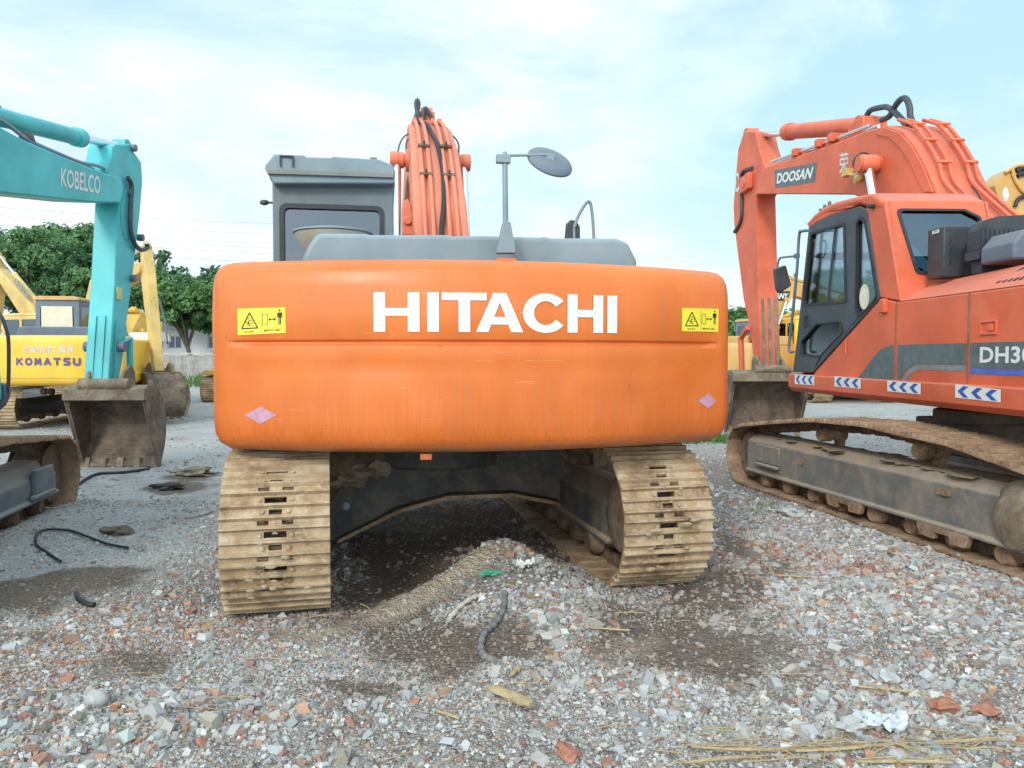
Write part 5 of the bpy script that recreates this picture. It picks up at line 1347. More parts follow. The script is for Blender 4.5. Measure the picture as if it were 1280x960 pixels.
def gheight(x, y):
    near = np.exp(-np.maximum(0, y - 10) / 12)
    h = (fbm(x, y, .55, 0) - .5) * .10 + (fbm(x, y, 2.6, 3) - .5) * .035
    # keep machine stands level
    flat = np.zeros_like(x)
    for (cx, cy, sx, sy, r_) in ((-1.40, 6.4, .55, 2.6, 12), (.93, 7.0, .55, 2.6, 12), (3.4, 7.2, .6, 3.0, 9), (-4.6, 6.2, .6, 2.6, 12), (-5.4, 10.6, 1.0, .6, 0)): flat = np.maximum(flat, np.exp(-(((x - cx) * math.cos(R(r_)) + (y - cy) * math.sin(R(r_))) / sx) ** 4 - ((-(x - cx) * math.sin(R(r_)) + (y - cy) * math.cos(R(r_))) / sy) ** 4))
    h = h * (1 - .85 * flat) * near
    h = h + .07 * gauss(x, y, -4.1, 6.2, .22, 1.6, 12) + .21 * gauss(x, y, -.02, 5.1, .36, .6, 8) + .14 * gauss(x, y, -.42, 4.85, .13, .62, -42) + .07 * gauss(x, y, .2, 4.3, .42, .7) + .05 * gauss(x, y, .0, 3.5, .35, .6) + .03 * gauss(x, y, -1.6, 3.0, .6, .3) + .02 * (fbm(x, y, 7, 2) - .5) + .07 * (fbm(x, y, 6, 1) - .5) * gauss(x, y, -.3, 4.9, .45, .7, -30)
    h = h - .05 * gauss(x, y, -.75, 5.4, .33, 1.2, 10) - .02 * gauss(x, y, .45, 7, .8, 1.5)
    h = h + .04 * gauss(x, y, 2.3, 4.6, .8, .9) + .03 * gauss(x, y, 1.7, 3.2, .6, .4)
    return h
def gh1(x, y): return float(gheight(np.array([x]), np.array([y]))[0])

rows = [1.0]
while rows[-1] < 420: rows.append(rows[-1] * 1.0115 if rows[-1] > 2 else rows[-1] + .03)
rows = np.array(rows); cols = np.linspace(-1, 1, 431); cols = np.sign(cols) * np.abs(cols) ** 1.15
Y, U = np.meshgrid(rows, cols, indexing='ij'); X = U * (Y + 3.5) * 1.25
Z = gheight(X, Y)
nR, nC = Y.shape
co = np.stack([X, Y, Z], -1).reshape(-1, 3)
idx = np.arange(nR * nC).reshape(nR, nC)
quads = np.stack([idx[:-1, :-1], idx[:-1, 1:], idx[1:, 1:], idx[1:, :-1]], -1).reshape(-1, 4)
base = len(co)
co = np.vstack([co, [[-700, -500, -.16], [700, -500, -.16], [700, 900, -.16], [-700, 900, -.16]]])
quads = np.vstack([quads, [[base, base + 1, base + 2, base + 3]]])
def npmesh(name, co, faces, k):
    me = bpy.data.meshes.new(name)
    me.vertices.add(len(co)); me.vertices.foreach_set('co', co.astype(np.float32).ravel())
    me.loops.add(faces.size); me.loops.foreach_set('vertex_index', faces.astype(np.int32).ravel())
    me.polygons.add(len(faces)); me.polygons.foreach_set('loop_start', np.arange(0, faces.size, k, dtype=np.int32)); me.polygons.foreach_set('loop_total', np.full(len(faces), k, dtype=np.int32))
    me.update(calc_edges=True); me.validate(); me.shade_flat()
    return me
gm = npmesh('ground', co, quads, 4)
sv = np.append(soil(X.ravel(), Y.ravel()), [0.3] * 4); fv = np.append(fines(X.ravel(), Y.ravel()), [.8] * 4)
at = gm.color_attributes.new('mix', 'FLOAT_COLOR', 'POINT')
at.data.foreach_set('color', np.stack([sv, fv, np.append(sand(X.ravel(), Y.ravel()), [0.0] * 4), np.ones_like(sv)], -1).astype(np.float32).ravel())
gm.shade_smooth()
ground = bpy.data.objects.new('ground', gm); COL.objects.link(ground); tag(ground, 'pale rubble yard of crushed concrete and brick with dark damp soil patches', 'ground', kind='structure')
m, nt, bs, out = newmat('rubble_ground')
tc = nt.nodes.new('ShaderNodeTexCoord').outputs['Object']
at_ = nt.nodes.new('ShaderNodeAttribute'); at_.attribute_name = 'mix'; sepc = nt.nodes.new('ShaderNodeSeparateColor'); nt.links.new(at_.outputs['Color'], sepc.inputs[0])
def vor(scale, vec=tc):
    v = nt.nodes.new('ShaderNodeTexVoronoi'); v.inputs['Scale'].default_value = scale; nt.links.new(vec, v.inputs['Vector']); return v
jit = nt.nodes.new('ShaderNodeVectorMath'); jit.operation = 'MULTIPLY_ADD'; nz = nt.nodes.new('ShaderNodeTexNoise'); nz.inputs['Scale'].default_value = 14; nt.links.new(tc, nz.inputs['Vector'])
jit.inputs[1].default_value = (.05, .05, .05); nt.links.new(nz.outputs['Color'], jit.inputs[0]); nt.links.new(tc, jit.inputs[2])
va = vor(75, jit.outputs[0]); vb = vor(26, jit.outputs[0]); vc = vor(7, jit.outputs[0])
def cellcol(v):
    s_ = nt.nodes.new('ShaderNodeSeparateColor'); nt.links.new(v.outputs['Color'], s_.inputs[0])
    return ramp(nt, s_.outputs[0], [(0, (.10, .085, .075)), (.22, (.22, .19, .165)), (.42, (.34, .31, .275)), (.60, (.42, .42, .41)), (.80, (.58, .595, .59)), (.93, (.36, .21, .15)), (1.0, (.40, .34, .27))]), s_
ca, sa = cellcol(va); cb_, sb = cellcol(vb); cc_, sc_ = cellcol(vc)
c = mixc(nt, .45, ca, cb_); c = mixc(nt, .22, c, cc_); c = mixc(nt, .32, c, (.13, .095, .07))
fin = mixc(nt, ramp(nt, noise_t(nt, tc, 1.1, 6, .65), [(.32, 0), (.68, 1)]), (.47, .48, .475), (.64, .655, .65))
fin = mixc(nt, .28, fin, c)
c = mixc(nt, ramp(nt, sepc.outputs[1], [(.15, 0), (.8, .85)]), c, fin)
so = mixc(nt, ramp(nt, noise_t(nt, tc, 30, 5, .7), [(.35, 0), (.7, 1)]), (.085, .062, .048), (.24, .18, .135))
so = mixc(nt, .16, so, ca)
sm1 = nt.nodes.new('ShaderNodeMath'); sm1.operation = 'ADD'
nm = nt.nodes.new('ShaderNodeMath'); nm.operation = 'MULTIPLY_ADD'; nm.inputs[1].default_value = .7; nm.inputs[2].default_value = -.35; nt.links.new(noise_t(nt, tc, 12, 6, .75), nm.inputs[0])
nt.links.new(sepc.outputs[0], sm1.inputs[0]); nt.links.new(nm.outputs[0], sm1.inputs[1])
c = mixc(nt, ramp(nt, sm1.outputs[0], [(.34, 0), (.62, 1)]), c, so)
sd_ = mixc(nt, ramp(nt, noise_t(nt, tc, 22, 6, .7), [(.35, 0), (.7, 1)]), (.33, .26, .185), (.55, .47, .36))
c = mixc(nt, ramp(nt, sepc.outputs[2], [(.25, 0), (.7, .9)]), c, sd_)
c = mixc(nt, ramp(nt, noise_t(nt, tc, .9, 5, .7), [(.55, 0), (.68, .38)]), c, (.30, .14, .095))
nt.links.new(c, bs.inputs['Base Color']); bs.inputs['Roughness'].default_value = .95; bs.inputs['Specular IOR Level'].default_value = .2
hmix = nt.nodes.new('ShaderNodeMath'); hmix.operation = 'ADD'; nt.links.new(va.outputs['Distance'], hmix.inputs[0]); nt.links.new(vb.outputs['Distance'], hmix.inputs[1])
bn = bump(nt, bs, hmix.outputs[0], .8, .02); bn.invert = True
gm.materials.append(m)

# ---- loose stones
PAL = np.array([[.55, .575, .58], [.47, .51, .54], [.64, .64, .60], [.38, .40, .405], [.74, .76, .76], [.31, .34, .37], [.42, .38, .32], [.58, .52, .42], [.42, .15, .085], [.52, .23, .12], [.33, .12, .09], [.60, .33, .20], [.20, .17, .15], [.14, .11, .095]])
PW = np.array([.21, .19, .13, .11, .09, .07, .05, .035, .022, .014, .016, .010, .045, .03]); PW = PW / PW.sum()
def scatter(name, n, d0, d1, s_med, s_sig, seed, keep=None, s_max=.09, wide=1.0, flatten=(.45, .9)):
    rg = np.random.default_rng(seed)
    # even spread over the trapezoid seen by a wide lens
    n0 = n; n = int(n * 1.6); t = rg.random(n * 2); y = np.sqrt(d0 * d0 + t * (d1 * d1 - d0 * d0)); x = (rg.random(n * 2) * 2 - 1) * (y * wide + .5)
    so_ = soil(x, y); fi_ = fines(x, y)
    cl = fbm(x, y, 1.7, 4)
    co__ = coarse(x, y); sn_ = sand(x, y); big = s_med > .012
    p = (1 - .88 * sstep(.25, .6, so_)) * (1 - (.6 if big else .15) * fi_) * (.45 + .9 * sstep(.35, .65, cl)) * (1 - .62 * sstep(.3, .7, sn_)) * ((.12 + 1.1 * co__) if big else (1 - .25 * co__))
    k = rg.random(n * 2) < p; x, y, fi_, so_ = x[k][:n], y[k][:n], fi_[k][:n], so_[k][:n]
    x, y, fi_, so_ = x[:n0], y[:n0], fi_[:n0], so_[:n0]; n = len(x)
    s = np.minimum(s_med * np.exp(rg.normal(0, s_sig, n)), s_max) * (1 - .35 * fi_)
    cube = np.array([[-1, -1, -1], [1, -1, -1], [1, 1, -1], [-1, 1, -1], [-1, -1, 1], [1, -1, 1], [1, 1, 1], [-1, 1, 1]], float)
    V = np.repeat(cube[None], n, 0) * rg.uniform(.55, 1.1, (n, 8, 3)) * .8
    V[:, 4:, :2] *= rg.uniform(.5, .95, (n, 1, 1))
    ax = np.stack([rg.uniform(.7, 1.7, n), rg.uniform(.55, 1.1, n), rg.uniform(*flatten, n)], -1)
    V *= ax[:, None, :] * s[:, None, None]
    # tilt + spin
    a = rg.uniform(0, 2 * PI, n); b_ = rg.normal(0, .35, n); c_ = rg.normal(0, .35, n)
    def rot(V, ang, i, j):
        ca_, sa_ = np.cos(ang)[:, None], np.sin(ang)[:, None]; p_, q_ = V[..., i].copy(), V[..., j].copy()
        V[..., i] = p_ * ca_ - q_ * sa_; V[..., j] = p_ * sa_ + q_ * ca_
    rot(V, b_, 1, 2); rot(V, c_, 0, 2); rot(V, a, 0, 1)
    z = gheight(x, y) + s * ax[:, 2] * rg.uniform(-.25, .30, n)
    V += np.stack([x, y, z], -1)[:, None, :]
    F = np.array([[0, 3, 2, 1], [4, 5, 6, 7], [0, 1, 5, 4], [1, 2, 6, 5], [2, 3, 7, 6], [3, 0, 4, 7]])
    faces = (F[None] + (np.arange(n) * 8)[:, None, None]).reshape(-1, 4)
    me = npmesh(name, V.reshape(-1, 3), faces, 4)
    redz = sstep(.5, .68, fbm(x, y, .9, 1))
    w = rg.random(n); ci = np.searchsorted(np.cumsum(PW), w); ci = np.clip(ci, 0, 13)
    turn = (rg.random(n) < .26 * redz + .012 + .09 * coarse(x, y)) ; ci[turn] = rg.choice([8, 9, 10, 11], turn.sum())
    gone = (fi_ > .4) & np.isin(ci, [8, 9, 10, 11]) & (rg.random(n) < .6); ci[gone] = 1
    colr = PAL[ci] * rg.uniform(.55, 1.04, (n, 1)) + rg.normal(0, .012, (n, 3)); colr = np.clip(colr, .02, .85)
    dirt = (.12 + .5 * sstep(.2, .6, so_) + .3 * (rg.random(n) ** 3))[:, None]; colr = colr * (1 - dirt) + np.array([.22, .165, .12]) * dirt
    C4 = np.concatenate([np.repeat(colr[:, None], 8, 1), np.ones((n, 8, 1))], -1).reshape(-1, 4)
    at = me.color_attributes.new('col', 'FLOAT_COLOR', 'POINT'); at.data.foreach_set('color', C4.astype(np.float32).ravel())
    return me
m, nt, bs, out = newmat('loose_stone')
a_ = nt.nodes.new('ShaderNodeAttribute'); a_.attribute_name = 'col'; tc = nt.nodes.new('ShaderNodeTexCoord').outputs['Object']
c = mixc(nt, ramp(nt, noise_t(nt, tc, 90, 4, .7), [(.35, 0), (.75, .45)]), a_.outputs['Color'], (.50, .46, .41)); nt.links.new(c, bs.inputs['Base Color'])
bs.inputs['Roughness'].default_value = .92; bs.inputs['Specular IOR Level'].default_value = .25; bump(nt, bs, noise_t(nt, tc, 140, 3, .6), .4, .004)
M['stone'] = m
for name, args, lab in (('gravel', (120000, 2.0, 4.6, .0062, .45, 1, None, .03), 'fine broken gravel strewn over the nearest ground'),
                        ('gravel', (100000, 4.2, 8.0, .0095, .45, 2, None, .045), 'crushed gravel lying round the tracks'),
                        ('gravel', (72000, 7.5, 20.0, .016, .5, 3, None, .07), 'scattered gravel in the middle of the yard'),
                        ('rubble', (29000, 2.0, 8.5, .0165, .40, 4, None, .045), 'mixed brick and concrete rubble lying loose on the yard'),
                        ('rubble', (3200, 2.1, 9.0, .028, .32, 5, None, .06), 'larger lumps of broken concrete and brick')):
    me = scatter(name, *args); me.materials.append(m)
    o = bpy.data.objects.new(name, me); COL.objects.link(o); tag(o, lab, 'gravel', kind='stuff')

# ---- single things lying on the rubble
m_ston = earthy('pale_stone', [(.33, .34, .33), (.44, .45, .44), (.54, .54, .52)], sc=14, bstr=.4)
m_brick = earthy('brick_red', [(.28, .11, .07), (.40, .17, .11), (.48, .27, .2)], sc=16, bstr=.5)
m_wood = earthy('weathered_wood', [(.24, .17, .09), (.42, .32, .18), (.56, .46, .30)], sc=6, streak=(3, 60, 60), bstr=.5)
m_tar = earthy('tar_lump', [(.02, .02, .022), (.05, .05, .05), (.10, .095, .09)], sc=20)
def lay(name, mb, mat, px, py, label, cat, dz=0, rz=0, bevel=0, group=None, scale=1):
    x, y = gpt(px, py); fr = Frame(x, y, rz, gh1(x, y) + dz); mb.fr = None
    o = build(mb, name, mat, None, bevel=bevel); o.matrix_world = fr.M @ Matrix.Scale(scale, 4); tag(o, label, cat, group)
    return o
b = MB(); b.blob((0, 0, .03), (.050, .044, .040), 3, .05, 3); lay('stone', b, m_ston, 121, 884, 'large round white stone beside orange brick bits at lower left', 'stone')
for i, (px, py, s, lab) in enumerate([(143, 889, .022, 'small orange brick bit touching the large white stone'), (107, 894, .026, 'upright orange brick chip left of the large white stone'), (620, 694, .055, 'orange-topped brick lump at the crest of the soil ridge'), (238, 768, .04, 'flat orange brick beside the left track of the orange excavator'),
                                      (985, 645, .11, 'pale concrete slab on the ground beside the right excavator track'), (1180, 893, .06, 'long dull red brick slab near the lower right corner'), (1235, 898, .06, 'rosy brick slab nearest the lower right corner'), (1105, 850, .07, 'bluish flat concrete piece right of the middle foreground'), (710, 945, .05, 'brick-red chunk at the bottom edge near the middle')]):
    b = MB(); mt = m_ston if i in (4, 7) else m_brick
    b.blob((0, 0, s * .3), (s * 1.1, s * .75, s * .42), i, .42, 2); b.v = [v + Vector((noise.noise(v * 30 + Vector((i, 0, 0))), noise.noise(v * 31 + Vector((0, i, 0))), noise.noise(v * 29))) * s * .22 for v in b.v]
    lay('stone' if i in (4, 7) else 'brick_piece', b, mt, px, py, lab, 'stone' if i in (4, 7) else 'brick', rz=i * 37, bevel=s * .14)
def ribbon(pix, r, name, mat, label, cat, n=8, lift=.0, ridges=False):
    pts = []
    for k, p in enumerate(pix):
        x, y = gpt(p[0], p[1]); z = gh1(x, y) + r + lift + (p[2] if len(p) > 2 else 0); pts.append((x, y, z))
    b = MB(Frame(0, 0, 0)); sp_ = spline([Vector(p) for p in pts], 16); rr = (lambda t: r * (1.12 if round(t * (len(sp_) - 1)) % 8 < 4 else .76)) if ridges else r
    b.tube(sp_ if ridges else pts, rr, n, smooth_path=not ridges); o = build(b, name, mat, None); tag(o, label, cat); return o
ribbon([(76, 706), (58, 694), (45, 686), (48, 674), (62, 668), (88, 667), (112, 675), (135, 684), (160, 688)], .011, 'rubber_hose', M['rubber'], 'thin black hose curled in a loop near the teal excavator track', 'hose', lift=.01)
ribbon([(98, 606), (110, 599), (125, 594), (150, 593), (175, 589), (190, 586)], .018, 'rubber_hose', M['rubber'], 'black hose lying below the teal excavator bucket', 'hose')
ribbon([(631, 766), (629, 780), (618, 795), (606, 806), (601, 822), (606, 836), (617, 846)], .017, 'corrugated_hose', earthy('grey_hose', [(.13, .135, .14), (.2, .2, .2), (.3, .28, .25)], sc=18), 'ribbed grey hose half buried in the middle foreground', 'hose', ridges=True)
ribbon([(560, 778, .0), (575, 770, .01), (592, 764, .01), (606, 762, 0)], .014, 'rope', earthy('pale_rope', [(.4, .36, .3), (.55, .5, .43), (.65, .6, .5)], sc=30), 'short pale rope end beside the ribbed hose', 'rope', ridges=True)
ribbon([(96, 744), (98, 752), (108, 757), (118, 758)], .016, 'rubber_hose', M['rubber'], 'short bent black hose end on the dark stain at left', 'hose')
ribbon([(232, 650), (255, 645), (278, 637), (298, 628)], .006, 'wire', M['rust'], 'rusty wire lying left of the orange excavator', 'wire')
b = MB(); b.blob((0, 0, .03), (.17, .10, .035), 5, .5, 3); lay('tar_lump', b, m_tar, 210, 609, 'flat black tar lump on grey grit', 'tar')
b = MB(); b.blob((0, 0, .04), (.24, .09, .05), 9, .7, 3); lay('cloth_scrap', b, earthy('dirty_cloth', [(.13, .11, .08), (.25, .21, .16), (.35, .31, .25)], sc=9), 245, 594, 'dirty brown rag crumpled beyond the black tar lump', 'cloth')
b = MB(); b.blob((0, 0, .03), (.10, .055, .05), 12, .6, 3); lay('mud_clod', b, M['rust'], 147, 668, 'dark clod of earth right of the hose loop', 'clod')
def splinter(L, w, h, seed):
    b = MB(); n = 13; vs = []; rs = random.Random(seed); bend = L * .05
    for i in range(n):
        t = i / (n - 1); k = (1 - .35 * abs(2 * t - 1) ** 3)
        for a in range(8):
            an = a * PI / 4; vs.append((L * (t - .5) + rs.uniform(-.006, .006), bend * math.sin(t * 2.6 + seed) + w * k * math.cos(an) * rs.uniform(.7, 1.15), h * k * math.sin(an) * rs.uniform(.8, 1.1) + h))
    fs = [(i * 8 + a, i * 8 + (a + 1) % 8, (i + 1) * 8 + (a + 1) % 8, (i + 1) * 8 + a) for i in range(n - 1) for a in range(8)] + [list(range(8)), list(range((n - 1) * 8, n * 8))]
    b.add(vs, fs); return b
lay('wood_chunk', splinter(.24, .032, .022, 1), m_wood, 637, 890, 'split yellow wood chunk in the centre foreground', 'wood', dz=.005, rz=-38)
lay('wood_chunk', splinter(.09, .014, .012, 2), m_wood, 645, 862, 'thin upright wood splinter behind the split wood chunk', 'wood', dz=.01, rz=70)
for i, (px, py, L, rz, lab) in enumerate([(945, 938, .5, -3, 'long straw-coloured stalk along the bottom edge, left of the others'), (1065, 945, .45, 2, 'broken straw stalk at the bottom edge right of the longest one'), (1130, 962, .35, -6, 'straw stalk lowest in the right corner'), (1115, 872, .28, -16, 'slim tan stick below the bluish concrete piece'), (760, 800, .22, -5, 'tan stick lying left of the red gravel'), (1200, 935, .3, 12, 'grey twig near the lower right corner'), (990, 728, .22, -12, 'pale slat fragment in the rubble right of the right track'), (1120, 650, .3, 20, 'pale twig against the rollers of the orange-red excavator'), (560, 905, .12, -40, 'tiny bark strip left of the wood chunk'), (905, 955, .3, 8, 'frayed reed at the bottom edge')]):
    lay('stick', splinter(L, .009, .007, 10 + i), m_wood, px, py, lab, 'stick', dz=.012, rz=rz)
def crumple(sx, sy, h, seed):
    b = MB(); n = 14; vs = [(sx * (i / (n - 1) - .5) * (1 + .25 * noise.noise(Vector((j * .5, seed, 0)))), sy * (j / (n - 1) - .5) * (1 + .25 * noise.noise(Vector((i * .5, seed, 5)))), .008 + h * (.5 + noise.noise(Vector((i * .45 + seed, j * .45, 2)))) ) for j in range(n) for i in range(n)]
    b.add(vs, [(j * n + i, j * n + i + 1, (j + 1) * n + i + 1, (j + 1) * n + i) for j in range(n - 1) for i in range(n - 1)]); return b
lay('plastic_bag', crumple(.20, .13, .05, 3), plain('white_plastic', (.50, .54, .56), .35), 1100, 920, 'crumpled white plastic bag in the lower right rubble', 'plastic bag', dz=.01, rz=-12)
b = MB(); b.blob((0, 0, .012), (.06, .04, .014), 31, .75, 3); lay('plastic_scrap', b, plain('green_plastic', (.10, .42, .26), .5), 614, 748, 'green plastic scrap on the soil ridge', 'plastic', dz=.012, rz=15)
lay('plastic_scrap', crumple(.13, .09, .05, 11), plain('pale_plastic', (.60, .62, .58), .4), 655, 748, 'pale plastic sheet scrap right of the green one', 'plastic', dz=.012, rz=-20)
b = MB(); b.blob((0, 0, .03), (.05, .04, .03), 21, .6, 3); lay('shell_fragment', b, m_ston, 1062, 925, 'hollow pale shell-like fragment left of the white plastic bag', 'shell')

# ---- wall, building
WY = 42.0
wm, nt, bs, out = newmat('block_wall')
tc = nt.nodes.new('ShaderNodeTexCoord').outputs['Object']
br = nt.nodes.new('ShaderNodeTexBrick'); br.inputs['Scale'].default_value = 1.0; br.inputs['Brick Width'].default_value = .42; br.inputs['Row Height'].default_value = .21; br.inputs['Mortar Size'].default_value = .012
br.inputs['Color1'].default_value = (.22, .205, .185, 1); br.inputs['Color2'].default_value = (.32, .30, .27, 1); br.inputs['Mortar'].default_value = (.2, .19, .175, 1)
mp = nt.nodes.new('ShaderNodeMapping'); mp.inputs['Rotation'].default_value = (R(90), 0, 0); nt.links.new(tc, mp.inputs[0]); nt.links.new(mp.outputs[0], br.inputs[0])
c = mixc(nt, ramp(nt, noise_t(nt, mapping(nt, tc, (2.5, 1, .5)), 1.2, 6, .7), [(.4, 0), (.65, .6)]), br.outputs[0], (.44, .43, .40)); nt.links.new(c, bs.inputs['Base Color']); bs.inputs['Roughness'].default_value = .95
b = MB(Frame(0, 0, 0))
for x0_ in np.arange(-62, 60, 6.0): b.box((x0_ + 3, WY, .74), (5.74, .18, 1.62))
wall_o = thing('boundary_wall', Frame(0, WY, 0), 'long grey block wall with piers closing the yard under the trees', 'wall')
ROOTFR[wall_o.name] = Frame(0, WY, 0)
build(b, 'wall_panel', wm, wall_o)
b = MB(Frame(0, 0, 0))
for x0_ in np.arange(-62, 62, 6.0): b.box((x0_, WY, .78), (.26, .3, 1.74))
build(b, 'wall_pier', plain('pier_concrete', (.26, .25, .235), .9, var=.25, sc=3), wall_o)
b = MB(Frame(0, 0, 0)); b.box((-1, WY, 1.64), (122, .26, .09)); build(b, 'coping', plain('coping_concrete', (.42, .41, .38), .9, var=.2, sc=3), wall_o)
def block(fr, W, Dp, H, label, wins, pitch=1.2):
    t = thing('building', fr, label, 'building')
    b = MB(fr); holes = [rect(*w) for w in wins]
    b.plate(rect(-W / 2, W / 2, -.2, H), holes, XZ, 0, .25)
    b.box((0, Dp / 2 + .13, H / 2 - .1), (W - .5, Dp - .26, H - .06) if False else (W, Dp - .3, H - .02)) if False else None
    b.prism(rect(-W / 2, W / 2, -.2, H), XZ, Dp - .25, Dp)
    for sx in (-W / 2, W / 2 - .25): b.prism(rect(.26, Dp - .26, -.2, H), YZ, sx, sx + .25)
    build(b, 'wall', plain('white_render', (.84, .85, .86), .8, var=.05, sc=1), t)
    b = MB(fr); b.prism([(-W / 2 - .3, H + .002), (W / 2 + .3, H + .002), (W / 2 + .3, H + .25), (0, H + pitch), (-W / 2 - .3, H + .25)], XZ, -.4, Dp + .3) if pitch else b.box((0, Dp / 2, H + .15), (W + .4, Dp + .4, .28))
    build(b, 'roof', plain('roof_sheet', (.62, .64, .66), .6), t)
    for w in wins:
        b = MB(fr); a0, a1, b0, b1 = w; mm = (a0 + a1) / 2
        b.plate(rect(a0, a1, b0, b1), [rect(a0 + .07, mm - .035, b0 + .07, b1 - .07), rect(mm + .035, a1 - .07, b0 + .07, b1 - .07)], XZ, .08, .14)
        wf = build(b, 'window', M['white'], t); b = MB(fr); b.box((mm, .11, (b0 + b1) / 2), (a1 - a0 - .1, .02, b1 - b0 - .1)); build(b, 'pane', M['bluepane'], wf)
    return t
M['bluepane'] = plain('blue_pane', (.035, .08, .17), .12, var=.3, sc=1, bstr=0)
wins = []
for k in range(6): x0_ = -11 + k * 3.5; wins += [(x0_, x0_ + .85, 1.95, 2.75), (x0_ + 1.1, x0_ + 1.95, 1.95, 2.75)]
block(Frame(-25.0, 47.0, 0), 26, 9, 3.1, 'long low white building with blue windows seen under the trees', wins, .7)
block(Frame(44, 95, 0), 30, 12, 3.6, 'low pale shed beyond the yard at right', [(-12 + k * 4, -10 + k * 4, 1.5, 2.8) for k in range(6)], 1.4)

# ---- trees
lm, nt, bs, out = newmat('leaves')
a_ = nt.nodes.new('ShaderNodeAttribute'); a_.attribute_name = 'col'
nt.links.new(a_.outputs['Color'], bs.inputs['Base Color']); bs.inputs['Roughness'].default_value = .6; bs.inputs['Specular IOR Level'].default_value = .3
tl_ = nt.nodes.new('ShaderNodeBsdfTranslucent'); mx = nt.nodes.new('ShaderNodeMixShader'); mx.inputs[0].default_value = .28
hs = nt.nodes.new('ShaderNodeHueSaturation'); hs.inputs['Value'].default_value = 1.8; nt.links.new(a_.outputs['Color'], hs.inputs['Color']); nt.links.new(hs.outputs[0], tl_.inputs[0])
nt.links.new(bs.outputs[0], mx.inputs[1]); nt.links.new(tl_.outputs[0], mx.inputs[2]); nt.links.new(mx.outputs[0], out.inputs[0])
bark = earthy('bark', [(.06, .05, .04), (.12, .10, .08), (.2, .17, .14)], sc=5, streak=(3, 3, .6))
def leaf_mesh(clumps, per, ls, seed, colr):
    """clumps: (x, y, z, r); leaf quads on a shell round each clump"""
    rg = np.random.default_rng(seed); n = len(clumps); C_ = np.array(clumps)
    N = n * per; cen = np.repeat(C_, per, 0)
    d = rg.normal(size=(N, 3)); d /= np.linalg.norm(d, axis=1)[:, None]
    rr = cen[:, 3] * rg.uniform(.45, 1.08, N)
    p = cen[:, :3] + d * rr[:, None] * np.array([1, 1, .78])
    nrm = d * .8 + rg.normal(size=(N, 3)) * .6 + np.array([0, 0, .5]); nrm /= np.linalg.norm(nrm, axis=1)[:, None]
    ta = np.cross(nrm, rg.normal(size=(N, 3))); ta /= np.linalg.norm(ta, axis=1)[:, None]; tb = np.cross(nrm, ta)
    s = ls * rg.uniform(.6, 1.4, N)[:, None]
    q = np.stack([p - ta * s, p - tb * s * .55, p + ta * s, p + tb * s * .55], 1)
    me = npmesh('crown', q.reshape(-1, 3), np.arange(N * 4).reshape(-1, 4), 4)
    cc = np.array(colr) * np.repeat(rg.uniform(.7, 1.35, (n, 1)), per, 0) * rg.uniform(.75, 1.25, (N, 1)) * (1 + np.array([.25, .08, 0]) * rg.uniform(-1, 1, (N, 1)))
    C4 = np.concatenate([np.repeat(cc[:, None], 4, 1), np.ones((N, 4, 1))], -1).reshape(-1, 4)
    at = me.color_attributes.new('col', 'FLOAT_COLOR', 'POINT'); at.data.foreach_set('color', np.clip(C4, 0, 1).astype(np.float32).ravel())
    me.materials.append(lm); return me
def tree(x, y, H, W, seed, label, col=(.045, .095, .03), nc=70, per=90, ls=.22, base=.28, lo=.45):
    rs = random.Random(seed); fr = Frame(x, y, 0); t = thing('tree', fr, label, 'tree', 'trees along the far wall')
    cl = []; b = MB(fr); h0 = H * base
    b.tube([(x, y, -.2), (x + rs.uniform(-.2, .2), y, h0 * .6), (x + rs.uniform(-.4, .4), y, h0 * 1.15)], lambda k: .30 * H / 9 * (1 - .45 * k), 8)
    main = [(rs.uniform(-.55, .55) * W * .6, rs.uniform(-.5, .5) * W * .5, H * rs.uniform(lo, .88), W * rs.uniform(.18, .30)) for _ in range(9)] + [(0, 0, H * .8, W * .28), (0, 0, H * (lo + .1), W * (.34 if lo < .5 else .26))]
    for mx_, my_, mz, mr in main:
        b.tube([(x, y, h0 * .95), (x + mx_ * .45, y + my_ * .45, h0 + (mz - h0) * .55), (x + mx_ * .95, y + my_ * .95, mz)], lambda k: .14 * H / 9 * (1 - .8 * k), 6)
        for _ in range(nc // len(main)):
            a = rs.uniform(0, 2 * PI); u = rs.uniform(-.6, 1); q = math.sqrt(max(0, 1 - u * u * .8)); r_ = mr * rs.uniform(.5, 1.05)
            cl.append((mx_ + r_ * q * math.cos(a), my_ + r_ * q * math.sin(a), min(H * .97, mz + r_ * u * .9), mr * rs.uniform(.22, .42)))
    bb = MB(fr); bb.v = [fr.I @ v for v in b.v]; bb.f = b.f; bb.m = b.m
    build(bb, 'trunk', bark, t)
    o = bpy.data.objects.new('crown', leaf_mesh(cl, per, ls, seed, col)); COL.objects.link(o); o.parent = t
    return t
